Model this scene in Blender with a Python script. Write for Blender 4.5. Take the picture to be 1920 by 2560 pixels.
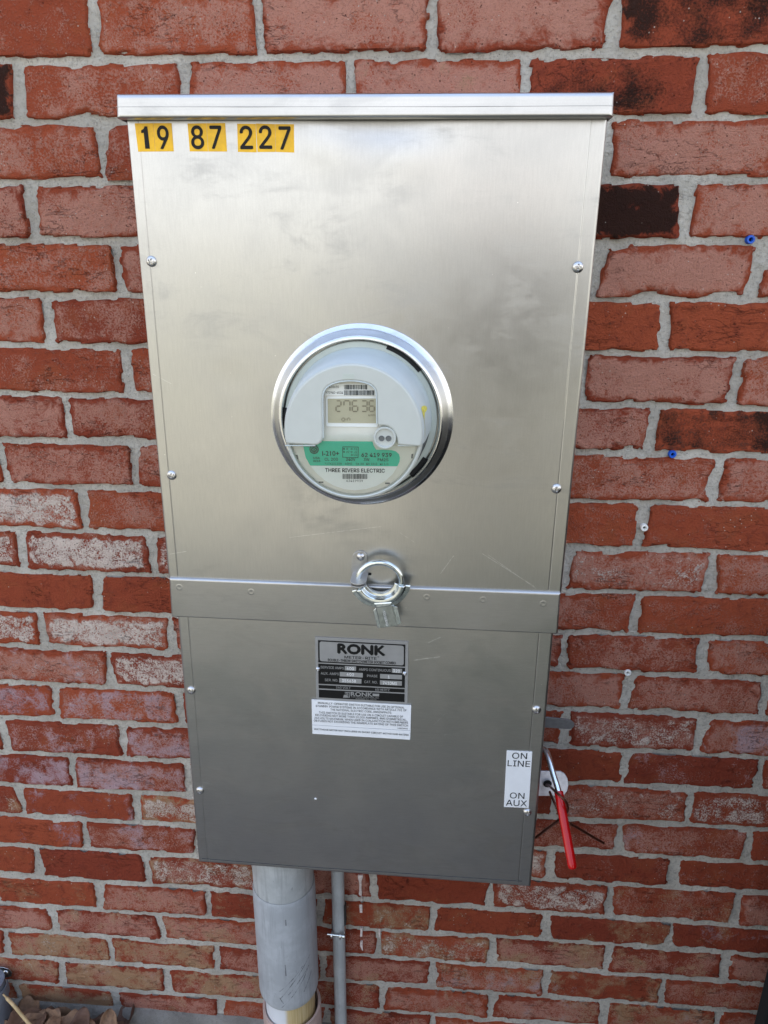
import bpy, bmesh, math, random
import numpy as np
from mathutils import Vector, Matrix

for o in list(bpy.data.objects): bpy.data.objects.remove(o)
scene = bpy.context.scene
COL = scene.collection
R_ = math.radians

# ------------------------------------------------------------------ camera
GZ = 1.69                                   # ground level is z = 0
FPX = 1799.5                                # focal length in pixels of the 1920x2560 photograph
YAW, PITCH, ROLL = -0.0745028, 0.3334032, -0.0048775
CAM = np.array([0.0, -0.967568, -0.297272 + GZ])
def cam_axes():
    cy, sy, cp, sp = math.cos(YAW), math.sin(YAW), math.cos(PITCH), math.sin(PITCH)
    f = np.array([sy*cp, cy*cp, -sp]); r = np.array([cy, -sy, 0.0]); d = np.cross(f, r)
    cr, sr = math.cos(ROLL), math.sin(ROLL)
    return cr*r + sr*d, -sr*r + cr*d, f
AX_R, AX_D, AX_F = cam_axes()
cd = bpy.data.cameras.new('camera'); camo = bpy.data.objects.new('camera', cd); COL.objects.link(camo)
m = Matrix(((AX_R[0], -AX_D[0], -AX_F[0], CAM[0]), (AX_R[1], -AX_D[1], -AX_F[1], CAM[1]),
            (AX_R[2], -AX_D[2], -AX_F[2], CAM[2]), (0, 0, 0, 1)))
camo.matrix_world = m
cd.sensor_fit = 'VERTICAL'; cd.sensor_height = 36.0; cd.lens = FPX/2560*36.0
cd.clip_start = 0.01; cd.clip_end = 1000
scene.camera = camo
scene.render.resolution_x = 768; scene.render.resolution_y = 1024

# ------------------------------------------------------------------ sky, sun, exposure
SUN_EL, SUN_AZ = R_(48), R_(-28)            # azimuth from +Y (behind the house), negative = towards the left
wd = bpy.data.worlds.new('World'); scene.world = wd; wd.use_nodes = True
wn = wd.node_tree.nodes; wl = wd.node_tree.links; wn.clear()
sky = wn.new('ShaderNodeTexSky'); sky.sky_type = 'NISHITA'; sky.sun_disc = False
sky.sun_elevation = SUN_EL; sky.sun_rotation = SUN_AZ
sky.air_density = 1.0; sky.dust_density = 1.0; sky.ozone_density = 1.0
bg = wn.new('ShaderNodeBackground'); bg.inputs[1].default_value = 0.15
wo = wn.new('ShaderNodeOutputWorld')
bw = wn.new('ShaderNodeRGBToBW'); mxw = wn.new('ShaderNodeMix'); mxw.data_type = 'RGBA'; mxw.inputs[0].default_value = .52   # thin high haze: the blue is washed out
wl.new(sky.outputs[0], bw.inputs[0]); wl.new(sky.outputs[0], mxw.inputs[6]); wl.new(bw.outputs[0], mxw.inputs[7])
veil = wn.new('ShaderNodeMix'); veil.data_type = 'RGBA'; veil.inputs[0].default_value = .80; tcw = wn.new('ShaderNodeTexCoord'); szw = wn.new('ShaderNodeSeparateXYZ'); mrw = wn.new('ShaderNodeMapRange'); mrw.interpolation_type = 'SMOOTHSTEP'
mrw.inputs[1].default_value = .05; mrw.inputs[2].default_value = .8; vc_ = wn.new('ShaderNodeMix'); vc_.data_type = 'RGBA'
vc_.inputs[6].default_value = (4.5, 4.4, 4.25, 1); vc_.inputs[7].default_value = (2.5, 3.3, 4.9, 1)      # thin cloud, whiter towards the horizon
wl.new(tcw.outputs['Generated'], szw.inputs[0]); wl.new(szw.outputs[2], mrw.inputs[0]); wl.new(mrw.outputs[0], vc_.inputs[0]); wl.new(vc_.outputs[2], veil.inputs[7])
wl.new(mxw.outputs[2], veil.inputs[6]); wl.new(veil.outputs[2], bg.inputs[0]); wl.new(bg.outputs[0], wo.inputs[0])
sd = bpy.data.lights.new('sun', 'SUN'); sd.energy = 3.4; sd.angle = R_(0.5); sd.color = (1, .95, .87)
suno = bpy.data.objects.new('sun', sd); COL.objects.link(suno)
sdir = Vector((math.sin(SUN_AZ)*math.cos(SUN_EL), math.cos(SUN_AZ)*math.cos(SUN_EL), math.sin(SUN_EL)))
suno.rotation_euler = sdir.to_track_quat('Z', 'Y').to_euler()
suno.location = sdir*30
scene.view_settings.view_transform = 'Standard'; scene.view_settings.look = 'None'
scene.view_settings.gamma = 1.0; scene.view_settings.use_curve_mapping = False
scene.view_settings.exposure = 1.55

# ------------------------------------------------------------------ photo pixel -> place (a pixel on a known plane y = -depth)
S = 1659/960.
TO = {1: (0, 0), 2: (960, 0), 3: (0, 640), 4: (960, 640), 5: (0, 1280), 6: (960, 1280), 7: (0, 1920), 8: (960, 1920)}
def T(t, x, y): return (TO[t][0] + x/S, TO[t][1] + y/S)
def Dp(x, y): return (x*1920/1659., y*1920/1659.)
def Mz(x, y): return (670 + x/3.456, 800 + y/3.456)
def Nz(x, y): return (760 + x/5.53, 1570 + y/5.53)
def Kz(x, y): return (850 + x/8.295, 1360 + y/8.295)
def Hz(x, y): return (1240 + x/4.809, 1760 + y/4.809)
def Cz(x, y): return (600 + x/4.608, 2140 + y/4.608)
def Lz(x, y): return (x/4.608, 2360 + y/4.608)
def Sz(x, y): return (280 + x/3.318, 220 + y/3.318)
def W(p, depth=0.0):
    d = AX_R*((p[0]-960)/FPX) + AX_D*((p[1]-1280)/FPX) + AX_F
    t = (-depth - CAM[1])/d[1]
    return Vector((CAM + d*t).tolist())

# ------------------------------------------------------------------ noise and mesh helpers
def vnoise(P, scale, seed=0):
    P = np.asarray(P, float)*scale + seed*17.31
    i = np.floor(P).astype(np.int64); f = P - i; f = f*f*(3-2*f)
    def h(a):
        n = (a[:, 0]*374761393 + a[:, 1]*668265263 + a[:, 2]*2147483647 + seed*1013) & 0xffffffff
        n = ((n ^ (n >> 13))*1274126177) & 0xffffffff
        n = n ^ (n >> 16)
        return (n & 0xffffff)/float(0xffffff)
    out = 0
    for dx in (0, 1):
        for dy in (0, 1):
            for dz in (0, 1):
                w = (f[:, 0] if dx else 1-f[:, 0])*(f[:, 1] if dy else 1-f[:, 1])*(f[:, 2] if dz else 1-f[:, 2])
                out = out + w*h(i + np.array([dx, dy, dz]))
    return out*2-1

ORI = {}
def thing(name, loc, label, cat, group=None):
    o = bpy.data.objects.new(name, None); COL.objects.link(o); o.location = loc
    o.empty_display_size = .05
    o['label'] = label; o['category'] = cat
    if group: o['group'] = group
    ORI[o.name] = Vector(loc); return o
def obj(name, V, F, mat, parent=None, smooth=None, origin=None):
    """one mesh object; V in world coordinates"""
    V = [Vector(v) for v in V]
    po = ORI[parent.name] if parent else Vector((0, 0, 0))
    org = Vector(origin) if origin is not None else (po if parent else sum(V, Vector())/len(V))
    me = bpy.data.meshes.new(name)
    me.from_pydata([tuple(v-org) for v in V], [], F); me.update()
    if smooth is not None:
        me.shade_smooth(); me.set_sharp_from_angle(angle=R_(smooth))
    if mat: me.materials.append(mat)
    o = bpy.data.objects.new(name, me); COL.objects.link(o)
    if parent: o.parent = parent
    o.location = org - po
    ORI[o.name] = org
    return o
def tag(o, label, cat, group=None):
    o['label'] = label; o['category'] = cat
    if group: o['group'] = group
    return o
def fixn(o):
    bm = bmesh.new(); bm.from_mesh(o.data); bmesh.ops.recalc_face_normals(bm, faces=bm.faces)
    bm.to_mesh(o.data); bm.free(); return o
def bevel(o, w, seg=2, ang=30):
    b = o.modifiers.new('bevel', 'BEVEL'); b.width = w; b.segments = seg; b.limit_method = 'ANGLE'; b.angle_limit = R_(ang)
    return o
def prism(name, poly, back, mat, parent, smooth=None, bev=0):
    """front polygon (world points, any order round) extruded by the vector back"""
    n = len(poly); back = Vector(back); poly = [Vector(p) for p in poly]
    V = poly + [p+back for p in poly]
    F = [tuple(range(n)), tuple(range(2*n-1, n-1, -1))] + [(i, i+n, (i+1) % n+n, (i+1) % n) for i in range(n)]
    o = fixn(obj(name, V, F, mat, parent))
    if smooth: o.data.shade_smooth(); o.data.set_sharp_from_angle(angle=R_(smooth))
    if bev: bevel(o, bev)
    return o
def pq(pts, depth): return [W(p, depth) for p in pts]
def lathe(name, prof, c, mat, parent=None, n=48, axis=(0, -1, 0), up=(0, 0, 1), smooth=40, a0=0, a1=360, cap=False):
    """profile (r, h) turned round an axis through c; h measured along axis"""
    ax = Vector(axis).normalized(); e1 = Vector(up) - ax*ax.dot(Vector(up)); e1.normalize(); e2 = ax.cross(e1)
    full = abs(a1-a0) >= 360; m_ = n if full else n+1
    V = []; F = []; k = len(prof); c = Vector(c)
    for i in range(m_):
        a = R_(a0 + (a1-a0)*i/n)
        for r, h in prof: V.append(c + ax*h + (e1*math.cos(a) + e2*math.sin(a))*r)
    for i in range(n):
        j = (i+1) % m_
        for q in range(k-1): F.append((i*k+q, j*k+q, j*k+q+1, i*k+q+1))
    o = obj(name, V, F, mat, parent, None)
    bm = bmesh.new(); bm.from_mesh(o.data); bmesh.ops.remove_doubles(bm, verts=bm.verts, dist=1e-6)
    bmesh.ops.recalc_face_normals(bm, faces=bm.faces); bm.to_mesh(o.data); bm.free()
    o.data.shade_smooth(); o.data.set_sharp_from_angle(angle=R_(smooth))
    return o
def tube_vf(pts, rad, n=12, caps=True, base=0):
    pts = [Vector(p) for p in pts]; N = len(pts); V = []; F = []
    rad = rad if isinstance(rad, (list, tuple)) else [rad]*N
    t0 = (pts[1]-pts[0]).normalized(); ref = Vector((0, 0, 1)) if abs(t0.z) < .9 else Vector((1, 0, 0))
    e1 = (ref - t0*ref.dot(t0)).normalized()
    for i in range(N):
        t = (pts[min(i+1, N-1)] - pts[max(i-1, 0)]).normalized()
        e1 = (e1 - t*e1.dot(t)).normalized(); e2 = t.cross(e1)
        for j in range(n):
            a = 2*math.pi*j/n; V.append(pts[i] + (e1*math.cos(a) + e2*math.sin(a))*rad[i])
    for i in range(N-1):
        for j in range(n): F.append((i*n+j+base, i*n+(j+1) % n+base, (i+1)*n+(j+1) % n+base, (i+1)*n+j+base))
    if caps: F.append(tuple(range(n-1+base, base-1, -1))); F.append(tuple(range((N-1)*n+base, N*n+base)))
    return V, F
def smooth_path(pts, sub=8):
    pts = [Vector(p) for p in pts]; out = []
    q = [pts[0]*2-pts[1]] + pts + [pts[-1]*2-pts[-2]]
    for i in range(1, len(q)-2):
        for s in range(sub):
            t = s/sub; a, b, c, d = q[i-1:i+3]
            out.append(((b*2) + (c-a)*t + (a*2-b*5+c*4-d)*t*t + (b*3-a-c*3+d)*t**3)*.5)
    out.append(pts[-1]); return out
def tube(name, pts, rad, mat, parent=None, n=12, smooth=50):
    V, F = tube_vf(pts, rad, n); return fixn(obj(name, V, F, mat, parent, smooth))

# ------------------------------------------------------------------ material helpers
class NT:
    def __init__(s, name):
        s.m = bpy.data.materials.new(name); s.m.use_nodes = True; s.t = s.m.node_tree; s.t.nodes.clear()
        s.out = s.t.nodes.new('ShaderNodeOutputMaterial')
    def n(s, ty, props=None, **ins):
        nd = s.t.nodes.new('ShaderNode'+ty)
        for k, v in (props or {}).items(): setattr(nd, k, v)
        for k, v in ins.items():
            key = int(k[1:]) if (k[0] == 'i' and k[1:].isdigit()) else k.replace('_', ' ')
            so = nd.inputs[key]
            if isinstance(v, bpy.types.NodeSocket): s.t.links.new(v, so)
            elif isinstance(v, bpy.types.Node): s.t.links.new(v.outputs[0], so)
            else:
                if hasattr(so.default_value, '__len__') and not isinstance(v, (int, float)) and len(so.default_value) == 4 and len(v) == 3: v = (*v, 1)
                so.default_value = v
        return nd
    def math(s, op, a, b=0.0, c=0.0, clamp=False):
        return s.n('Math', {'operation': op, 'use_clamp': clamp}, i0=a, i1=b, i2=c).outputs[0]
    def vm(s, op, a, b=(0, 0, 0)):
        nd = s.n('VectorMath', {'operation': op}, i0=a, i1=b)
        return nd.outputs['Value'] if op in ('LENGTH', 'DOT_PRODUCT', 'DISTANCE') else nd.outputs[0]
    def mix(s, f, a, b, mode='MIX'):
        nd = s.n('Mix', {'data_type': 'RGBA', 'blend_type': mode})
        for i, v in ((0, f), (6, a), (7, b)):
            so = nd.inputs[i]
            if isinstance(v, bpy.types.NodeSocket): s.t.links.new(v, so)
            else: so.default_value = v if i == 0 else ((*v, 1) if len(v) == 3 else v)
        return nd.outputs[2]
    def ss(s, x, a, b, lo=0.0, hi=1.0):
        nd = s.n('MapRange', {'interpolation_type': 'SMOOTHSTEP'}, i0=x, i1=a, i2=b, i3=lo, i4=hi); return nd.outputs[0]
    def noise(s, vec, scale, detail=4, rough=.55, dist=0.0):
        return s.n('TexNoise', None, Vector=vec, Scale=scale, Detail=detail, Roughness=rough, Distortion=dist).outputs[0]
    def attr(s, name): return s.n('Attribute', {'attribute_name': name}).outputs['Fac']
    def pos(s): return s.n('NewGeometry').outputs['Position']
    def vscale(s, v, sc): return s.vm('MULTIPLY', v, sc)
    def bump(s, h, strength=.3, dist=.001, normal=None):
        nd = s.n('Bump', None, Height=h, Strength=strength, Distance=dist)
        if normal is not None: s.t.links.new(normal, nd.inputs['Normal'])
        return nd.outputs[0]
    def done(s, **ins):
        b = s.n('BsdfPrincipled', None, **ins); s.t.links.new(b.outputs[0], s.out.inputs[0]); s.b = b; return s.m
def plain(name, col, rough=.5, metal=0.0, var=.12, vscale=60, bump=0.0, bscale=400, **kw):
    """plain painted or moulded surface with slight uneven tone and fine relief"""
    t = NT(name); p = t.pos(); nz = t.noise(p, vscale, 5)
    f = t.ss(nz, .3, .7)
    c = t.mix(f, tuple(x*(1-var) for x in col), tuple(min(1, x*(1+var)) for x in col))
    rr = t.math('ADD', rough-.06, t.math('MULTIPLY', t.noise(p, vscale*2, 3), .12))
    ins = dict(Base_Color=c, Roughness=rr, Metallic=metal); ins.update(kw)
    if bump: ins['Normal'] = t.bump(t.noise(p, bscale, 4), bump, .001)
    return t.done(**ins)
# ------------------------------------------------------------------ materials
def brick_material():
    t = NT('brick_clay'); p = t.pos()
    def nz(scale, det, rough, off, dist=0.0):
        q = t.vm('ADD', p, off); return t.ss(t.noise(q, scale, det, rough, dist), .27, .73)
    big = nz(17, 4, .5, (0, 0, 0)); med = nz(60, 8, .68, (3.1, 1.7, .4), .6); fine = nz(420, 4, .7, (1.3, .2, .9))
    grain = nz(1300, 2, .6, (7, 3, 1)); big2 = nz(24, 6, .6, (9.2, 4.4, 2.2), .4)
    edge = t.math('ADD', t.attr('edge'), t.math('ADD', t.math('MULTIPLY', t.math('SUBTRACT', med, .5), .9), t.math('MULTIPLY', t.math('SUBTRACT', big2, .5), .7))); tone = t.attr('tone')
    col = t.mix(tone, (.47, .105, .048), (.31, .062, .034))
    col = t.mix(t.math('MULTIPLY', t.ss(med, .5, .95), .5), col, (.19, .042, .028))
    col = t.mix(t.math('MULTIPLY', t.ss(big2, .55, .95), .35), col, (.42, .12, .05))
    def mask(src, amt, soft):
        lo = t.math('SUBTRACT', t.math('SUBTRACT', 1.0, amt), soft)
        return t.math('DIVIDE', t.math('SUBTRACT', src, lo), 2*soft, clamp=True)
    def blend(*ws):
        r = None
        for s_, w_ in ws:
            v = t.math('MULTIPLY', s_, w_); r = v if r is None else t.math('ADD', r, v)
        return r
    e1 = t.ss(edge, .05, .8)
    fsrc = blend((big, .26), (med, .20), (fine, .46), (grain, .08))
    fr = t.math('MULTIPLY', mask(fsrc, t.attr('fr'), .12), e1)
    col = t.mix(t.math('MULTIPLY', fr, .9), col, (.64, .315, .235))
    oc = t.math('MULTIPLY', mask(blend((big2, .5), (med, .25), (fine, .25)), t.attr('oc'), .16), t.ss(edge, 0, .5))
    col = t.mix(t.math('MULTIPLY', oc, .85), col, (.52, .33, .185))
    pu = t.math('MULTIPLY', mask(blend((big, .3), (big2, .2), (med, .25), (fine, .25)), t.attr('pu'), .13), e1)
    col = t.mix(t.math('MULTIPLY', pu, .85), col, (.60, .43, .47))
    wh = t.math('MULTIPLY', mask(blend((big2, .22), (med, .33), (fine, .38), (grain, .07)), t.attr('wh'), .09), t.ss(t.math('ADD', t.attr('edge'), t.math('MULTIPLY', t.math('SUBTRACT', med, .5), .7)), .5, .85))
    col = t.mix(t.math('MULTIPLY', t.ss(fine, .6, .95), .30), col, (.12, .032, .024))
    col = t.mix(t.math('MULTIPLY', wh, .94), col, t.mix(fine, (.80, .62, .53), (.93, .84, .74)))
    dk = mask(blend((big, .55), (big2, .15), (fine, .3)), t.attr('dk'), .2)
    dk = t.math('MULTIPLY', dk, t.ss(edge, .0, .6))
    col = t.mix(t.math('MULTIPLY', dk, .93), col, (.022, .017, .014))
    ck = t.noise(t.vscale(t.vm('ADD', p, (2, 5, 8)), (14, 14, 46)), 1.0, 5, .6, .5)
    crack = t.math('MULTIPLY', t.ss(t.math('ABSOLUTE', t.math('SUBTRACT', ck, .5)), .010, .002), t.ss(nz(11, 3, .5, (21, 3, 9)), .55, .75))
    col = t.mix(t.math('MULTIPLY', crack, .45), col, (.09, .03, .02))
    vor = t.n('TexVoronoi', None, Vector=p, Scale=170.0).outputs['Distance']
    pit = t.math('MULTIPLY', t.ss(vor, .20, .10), t.ss(med, .5, .75))
    col = t.mix(t.math('MULTIPLY', pit, .75), col, (.07, .02, .014))
    vor2 = t.n('TexVoronoi', None, Vector=t.vm('ADD', p, (4, 4, 4)), Scale=120.0).outputs['Distance']
    spk = t.math('MULTIPLY', t.ss(vor2, .13, .07), t.ss(big2, .45, .7))
    col = t.mix(t.math('MULTIPLY', spk, .8), col, (.66, .58, .5))
    col = t.mix(t.math('MULTIPLY', t.ss(fine, .6, .95), .04), col, (.10, .03, .024))
    col = t.mix(t.math('MULTIPLY', grain, .10), col, (.1, .035, .03))
    h = t.math('ADD', t.math('MULTIPLY', med, 1.5), t.math('MULTIPLY', fine, .8))
    h = t.math('ADD', h, t.math('MULTIPLY', grain, .2)); h = t.math('SUBTRACT', h, t.math('MULTIPLY', pit, 1.6)); h = t.math('SUBTRACT', h, t.math('MULTIPLY', crack, 1.4))
    h = t.math('ADD', h, t.math('MULTIPLY', wh, .25))
    return t.done(Base_Color=col, Roughness=.93, Specular_IOR_Level=.08, Normal=t.bump(h, 1.0, .0020))
def mortar_material(name='mortar', a=(.50, .47, .41), b=(.66, .625, .55)):
    t = NT(name); p = t.pos()
    big = t.noise(p, 12, 5); fine = t.noise(p, 210, 6, .75); gr = t.noise(p, 1500, 2)
    col = t.mix(t.ss(big, .35, .65), a, b)
    col = t.mix(t.ss(fine, .47, .70, 0, .65), col, (.24, .22, .19))
    col = t.mix(t.ss(gr, .55, .75, 0, .35), col, (.66, .64, .6))
    v = t.n('TexVoronoi', None, Vector=p, Scale=260.0).outputs['Distance']
    pit = t.math('MULTIPLY', t.ss(v, .16, .08), t.ss(t.noise(p, 40, 2), .5, .6))
    col = t.mix(t.math('MULTIPLY', pit, .7), col, (.14, .13, .11))
    h = t.math('ADD', t.math('MULTIPLY', t.noise(p, 90, 6, .7), 1.6), t.math('MULTIPLY', fine, .7))
    h = t.math('SUBTRACT', h, pit)
    return t.done(Base_Color=col, Roughness=.93, Specular_IOR_Level=.2, Normal=t.bump(h, 1.0, .0048))
M = {}
M['brick'] = brick_material(); M['mortar'] = mortar_material()
M['concrete'] = mortar_material('foundation_concrete', (.22, .205, .18), (.34, .32, .285))
def ground_material():
    t = NT('ground_dirt_and_grass'); p = t.pos()
    a = t.noise(p, 9, 6, .65); b = t.noise(p, 120, 6, .7); big = t.noise(p, .35, 4)
    soil = t.mix(t.ss(b, .35, .65), (.13, .122, .105), (.30, .28, .245))
    grass = t.mix(t.ss(a, .35, .65), (.25, .23, .18), (.40, .365, .28))
    grass = t.mix(t.ss(big, .45, .6, 0, .6), grass, (.16, .175, .09))
    y = t.n('SeparateXYZ', None, Vector=p).outputs['Y']
    yy = t.math('ADD', y, t.math('MULTIPLY', a, .6))
    col = t.mix(t.ss(yy, -1.3, -.5), grass, soil)
    return t.done(Base_Color=col, Roughness=.95, Normal=t.bump(b, .8, .01))
M['ground'] = ground_material()
def aluminium(name, col=(.56, .555, .54), rough=.285, grain=(650, 40, 45), aniso=.55, arot=0.0, seg=(), gstr=.0, smudge=.05, rubt=.55, off=(0, 0, 0)):
    t = NT(name); p = t.pos()
    g = t.noise(t.vscale(p, grain), 1.0, 3, .6)
    g2 = t.noise(t.vscale(p, (grain[0]*.22, grain[1]*.5, grain[2]*.35)), 1.0, 3, .6)
    sm = t.noise(p, 7.5, 6, .62, .8); sm2 = t.noise(p, 38, 5, .7, .3)
    r = t.math('ADD', rough, t.math('MULTIPLY', t.ss(sm, .35, .72), smudge))
    r = t.math('ADD', r, t.math('MULTIPLY', t.ss(sm2, .3, .9), .05))
    r = t.math('ADD', r, t.math('MULTIPLY', t.math('SUBTRACT', g, .5), .02))
    c = t.mix(t.ss(sm, .42, .72, 0, .20), col, tuple(x*.72 for x in col))
    c = t.mix(t.ss(sm2, .4, .9, 0, .10), c, tuple(x*.7 for x in col))
    c = t.mix(t.ss(g, .3, .7, 0, .22), c, tuple(x*.72 for x in col))
    c = t.mix(t.ss(t.noise(p, 900, 2), .35, .65, 0, .14), c, tuple(x*.7 for x in col))
    rub = t.math('MULTIPLY', t.ss(t.noise(t.vscale(t.vm('ADD', p, off), (9, 9, 26)), 1.0, 6, .68, .6), .50, .68), t.ss(t.noise(t.vm('ADD', p, off), 4.2, 2), rubt-.08, rubt+.07))
    c = t.mix(t.math('MULTIPLY', rub, .30), c, tuple(x*.55 for x in col)); r = t.math('ADD', r, t.math('MULTIPLY', rub, .10))
    vs_ = t.n('TexVoronoi', None, Vector=p, Scale=75.0).outputs['Distance']
    fleck = t.math('MULTIPLY', t.ss(vs_, .055, .025), t.ss(t.noise(p, 16, 2), .56, .62))
    c = t.mix(t.math('MULTIPLY', fleck, .8), c, (.95, .94, .9)); r = t.math('ADD', r, t.math('MULTIPLY', fleck, .3))
    sc = None
    for (A, B, w_) in seg:
        A = Vector(A); B = Vector(B); L = B-A
        pa = t.vm('SUBTRACT', p, tuple(A))
        u = t.math('DIVIDE', t.vm('DOT_PRODUCT', pa, tuple(L)), L.length_squared, clamp=True)
        near = t.vm('MULTIPLY', tuple(L), (1, 1, 1))
        cu = t.n('CombineXYZ', None, X=u, Y=u, Z=u).outputs[0]
        d = t.vm('LENGTH', t.vm('SUBTRACT', pa, t.vm('MULTIPLY', cu, tuple(L))))
        wob = t.math('ADD', d, t.math('MULTIPLY', t.noise(p, 160, 3), w_*1.4))
        mk = t.math('MULTIPLY', t.ss(wob, w_*1.5, w_*.9), t.ss(t.noise(p, 220, 3), .3, .55))
        sc = mk if sc is None else t.math('MAXIMUM', sc, mk)
    if sc is not None:
        r = t.math('ADD', r, t.math('MULTIPLY', sc, .22)); c = t.mix(t.math('MULTIPLY', sc, .7), c, (.93, .93, .92))
    h = t.math('ADD', g, t.math('MULTIPLY', g2, .7))
    nrm = t.bump(h, gstr, .0004)
    nrm = t.bump(t.noise(p, 5.5, 2, .4), .085, .004, nrm)
    tan = t.n('Tangent', {'direction_type': 'RADIAL', 'axis': 'Z'}).outputs[0]
    return t.done(Base_Color=c, Metallic=1.0, Roughness=r, Anisotropic=aniso, Anisotropic_Rotation=arot, Tangent=tan, Normal=nrm)
D0 = .150                                    # depth of the upper cover's face from the wall
D1 = .148                                    # lower cover
def sg(fn, x0, y0, x1, y1, w_, d): return (W(fn(x0, y0), d), W(fn(x1, y1), d), w_)
d6 = lambda x, y: T(6, x, y)
d5 = lambda x, y: T(5, x, y)
SCR_U = [sg(d6, 425, 180, 650, 322, .0005, D0), sg(d6, 450, 185, 655, 330, .0004, D0), sg(d5, 1250, 110, 1650, 62, .00045, D0),
         sg(d5, 735, 182, 805, 170, .0006, D0), sg(d6, 245, 265, 300, 190, .0007, D0),
         sg(d6, 70, 90, 130, 130, .0004, D0), sg(lambda x, y: T(3, x, y), 640, 140, 700, 200, .0003, D0),
         sg(lambda x, y: T(3, x, y), 660, 510, 740, 552, .0003, D0)]
SCR_L = [sg(d6, 215, 920, 265, 870, .0004, D1), sg(d6, 260, 963, 312, 955, .0006, D1), sg(d6, 130, 640, 240, 625, .0012, D1),
         sg(d6, 190, 565, 245, 540, .0008, D1), sg(lambda x, y: T(7, x, y), 865, 60, 905, 66, .0005, D1)]
M['alu_u'] = aluminium('brushed_aluminium_cover', seg=SCR_U)
M['alu_l'] = aluminium('brushed_aluminium_lower', seg=SCR_L, rubt=.44, off=(3.1, 0, 1.7), smudge=.12, rough=.32, col=(.64, .625, .60), grain=(45, 40, 650))
M['alu_b'] = aluminium('brushed_aluminium_band', rough=.30, grain=(45, 40, 650), col=(.56, .555, .545), smudge=.2)
M['alu_h'] = aluminium('brushed_aluminium_hood', rough=.32, grain=(9, 60, 420), col=(.60, .60, .595))
M['alu_ring'] = aluminium('spun_aluminium_ring', rough=.14, grain=(60, 60, 60), aniso=0.0, gstr=.02, col=(.8, .8, .8), smudge=.05)
M['steel'] = plain('screw_steel', (.62, .61, .6), .27, 1.0, .15, 900)
M['zinc'] = plain('zinc_plated_steel', (.72, .77, .77), .17, 1.0, .12, 160)
M['zinc_d'] = plain('dull_zinc', (.44, .48, .48), .3, 1.0, .15, 120)
M['dkmetal'] = plain('dark_recess_metal', (.08, .08, .08), .5, 1.0)
M['black'] = plain('black_print', (.008, .008, .008), .5, Specular_IOR_Level=.25)
M['blackgap'] = plain('gap_phone_black', (.01, .01, .01), .8)  # shade in gaps and holes put in as black; also the phone
M['yellow'] = plain('yellow_vinyl', (.88, .50, .006), .4, var=.1, vscale=110)
M['white'] = plain('white_vinyl', (.80, .82, .84), .4, var=.03, vscale=40)
M['plate'] = plain('nameplate_alu', (.34, .34, .335), .42, .35, .05)
M['stamp'] = plain('stamped_bright', (.86, .86, .86), .3, .2, .02)
M['m_grey'] = plain('meter_shroud_grey', (.54, .57, .535), .32, var=.02)
M['m_base'] = plain('meter_base_grey', (.52, .57, .515), .4, var=.03)
M['m_side'] = plain('meter_side_grey', (.53, .59, .59), .34, var=.03)
M['m_face'] = plain('meter_face_cream', (.70, .69, .61), .45, var=.02)
M['m_label'] = plain('meter_label_white', (.80, .83, .80), .4, var=.02)
M['teal'] = plain('meter_label_teal', (.03, .52, .33), .4, var=.03)
M['teal_ink'] = plain('meter_print_dark', (.012, .02, .02), .5)
M['lcd'] = plain('lcd_glass', (.43, .41, .285), .22, var=.03)
M['lcd_ink'] = plain('lcd_segment', (.21, .19, .125), .35)
M['rib'] = plain('meter_rib_smoke', (.12, .13, .13), .2, var=.05)
M['mustard'] = plain('yellow_paint_mark', (.68, .60, .02), .4, var=.2, vscale=300)
M['red'] = plain('red_vinyl_grip', (.48, .004, .004), .16, var=.05)
M['copper'] = plain('tarnished_copper', (.13, .045, .028), .38, .8, .3, 300)
M['tab_shaded'] = plain('tab_steel_shaded', (.19, .19, .20), .45, .6, .1, 200)  # darker copy of the tab metal: shade on the upper tab put into colour
M['tab'] = plain('tab_zinc', (.62, .60, .60), .5, 1.0, .1, 200)
M['blueplug'] = plain('blue_nylon', (.01, .10, .55), .45)
M['whiteplug'] = plain('white_nylon', (.78, .78, .74), .5)
M['drip'] = plain('white_paint_drip', (.70, .60, .56), .7, var=.2, vscale=200)
M['straw'] = plain('dry_straw', (.50, .36, .18), .8, var=.2, vscale=90)
M['foam'] = plain('black_foam', (.004, .004, .004), .9, var=.6, vscale=500, bump=.6)
def meshm():
    t = NT('black_mesh_cloth'); p = t.pos(); v = t.n('TexVoronoi', None, Vector=p, Scale=190.0).outputs['Distance']
    return t.done(Base_Color=t.mix(t.ss(v, .16, .10), (.008, .008, .008), (.30, .30, .27)), Roughness=.7)
M['mesh'] = meshm()
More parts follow.
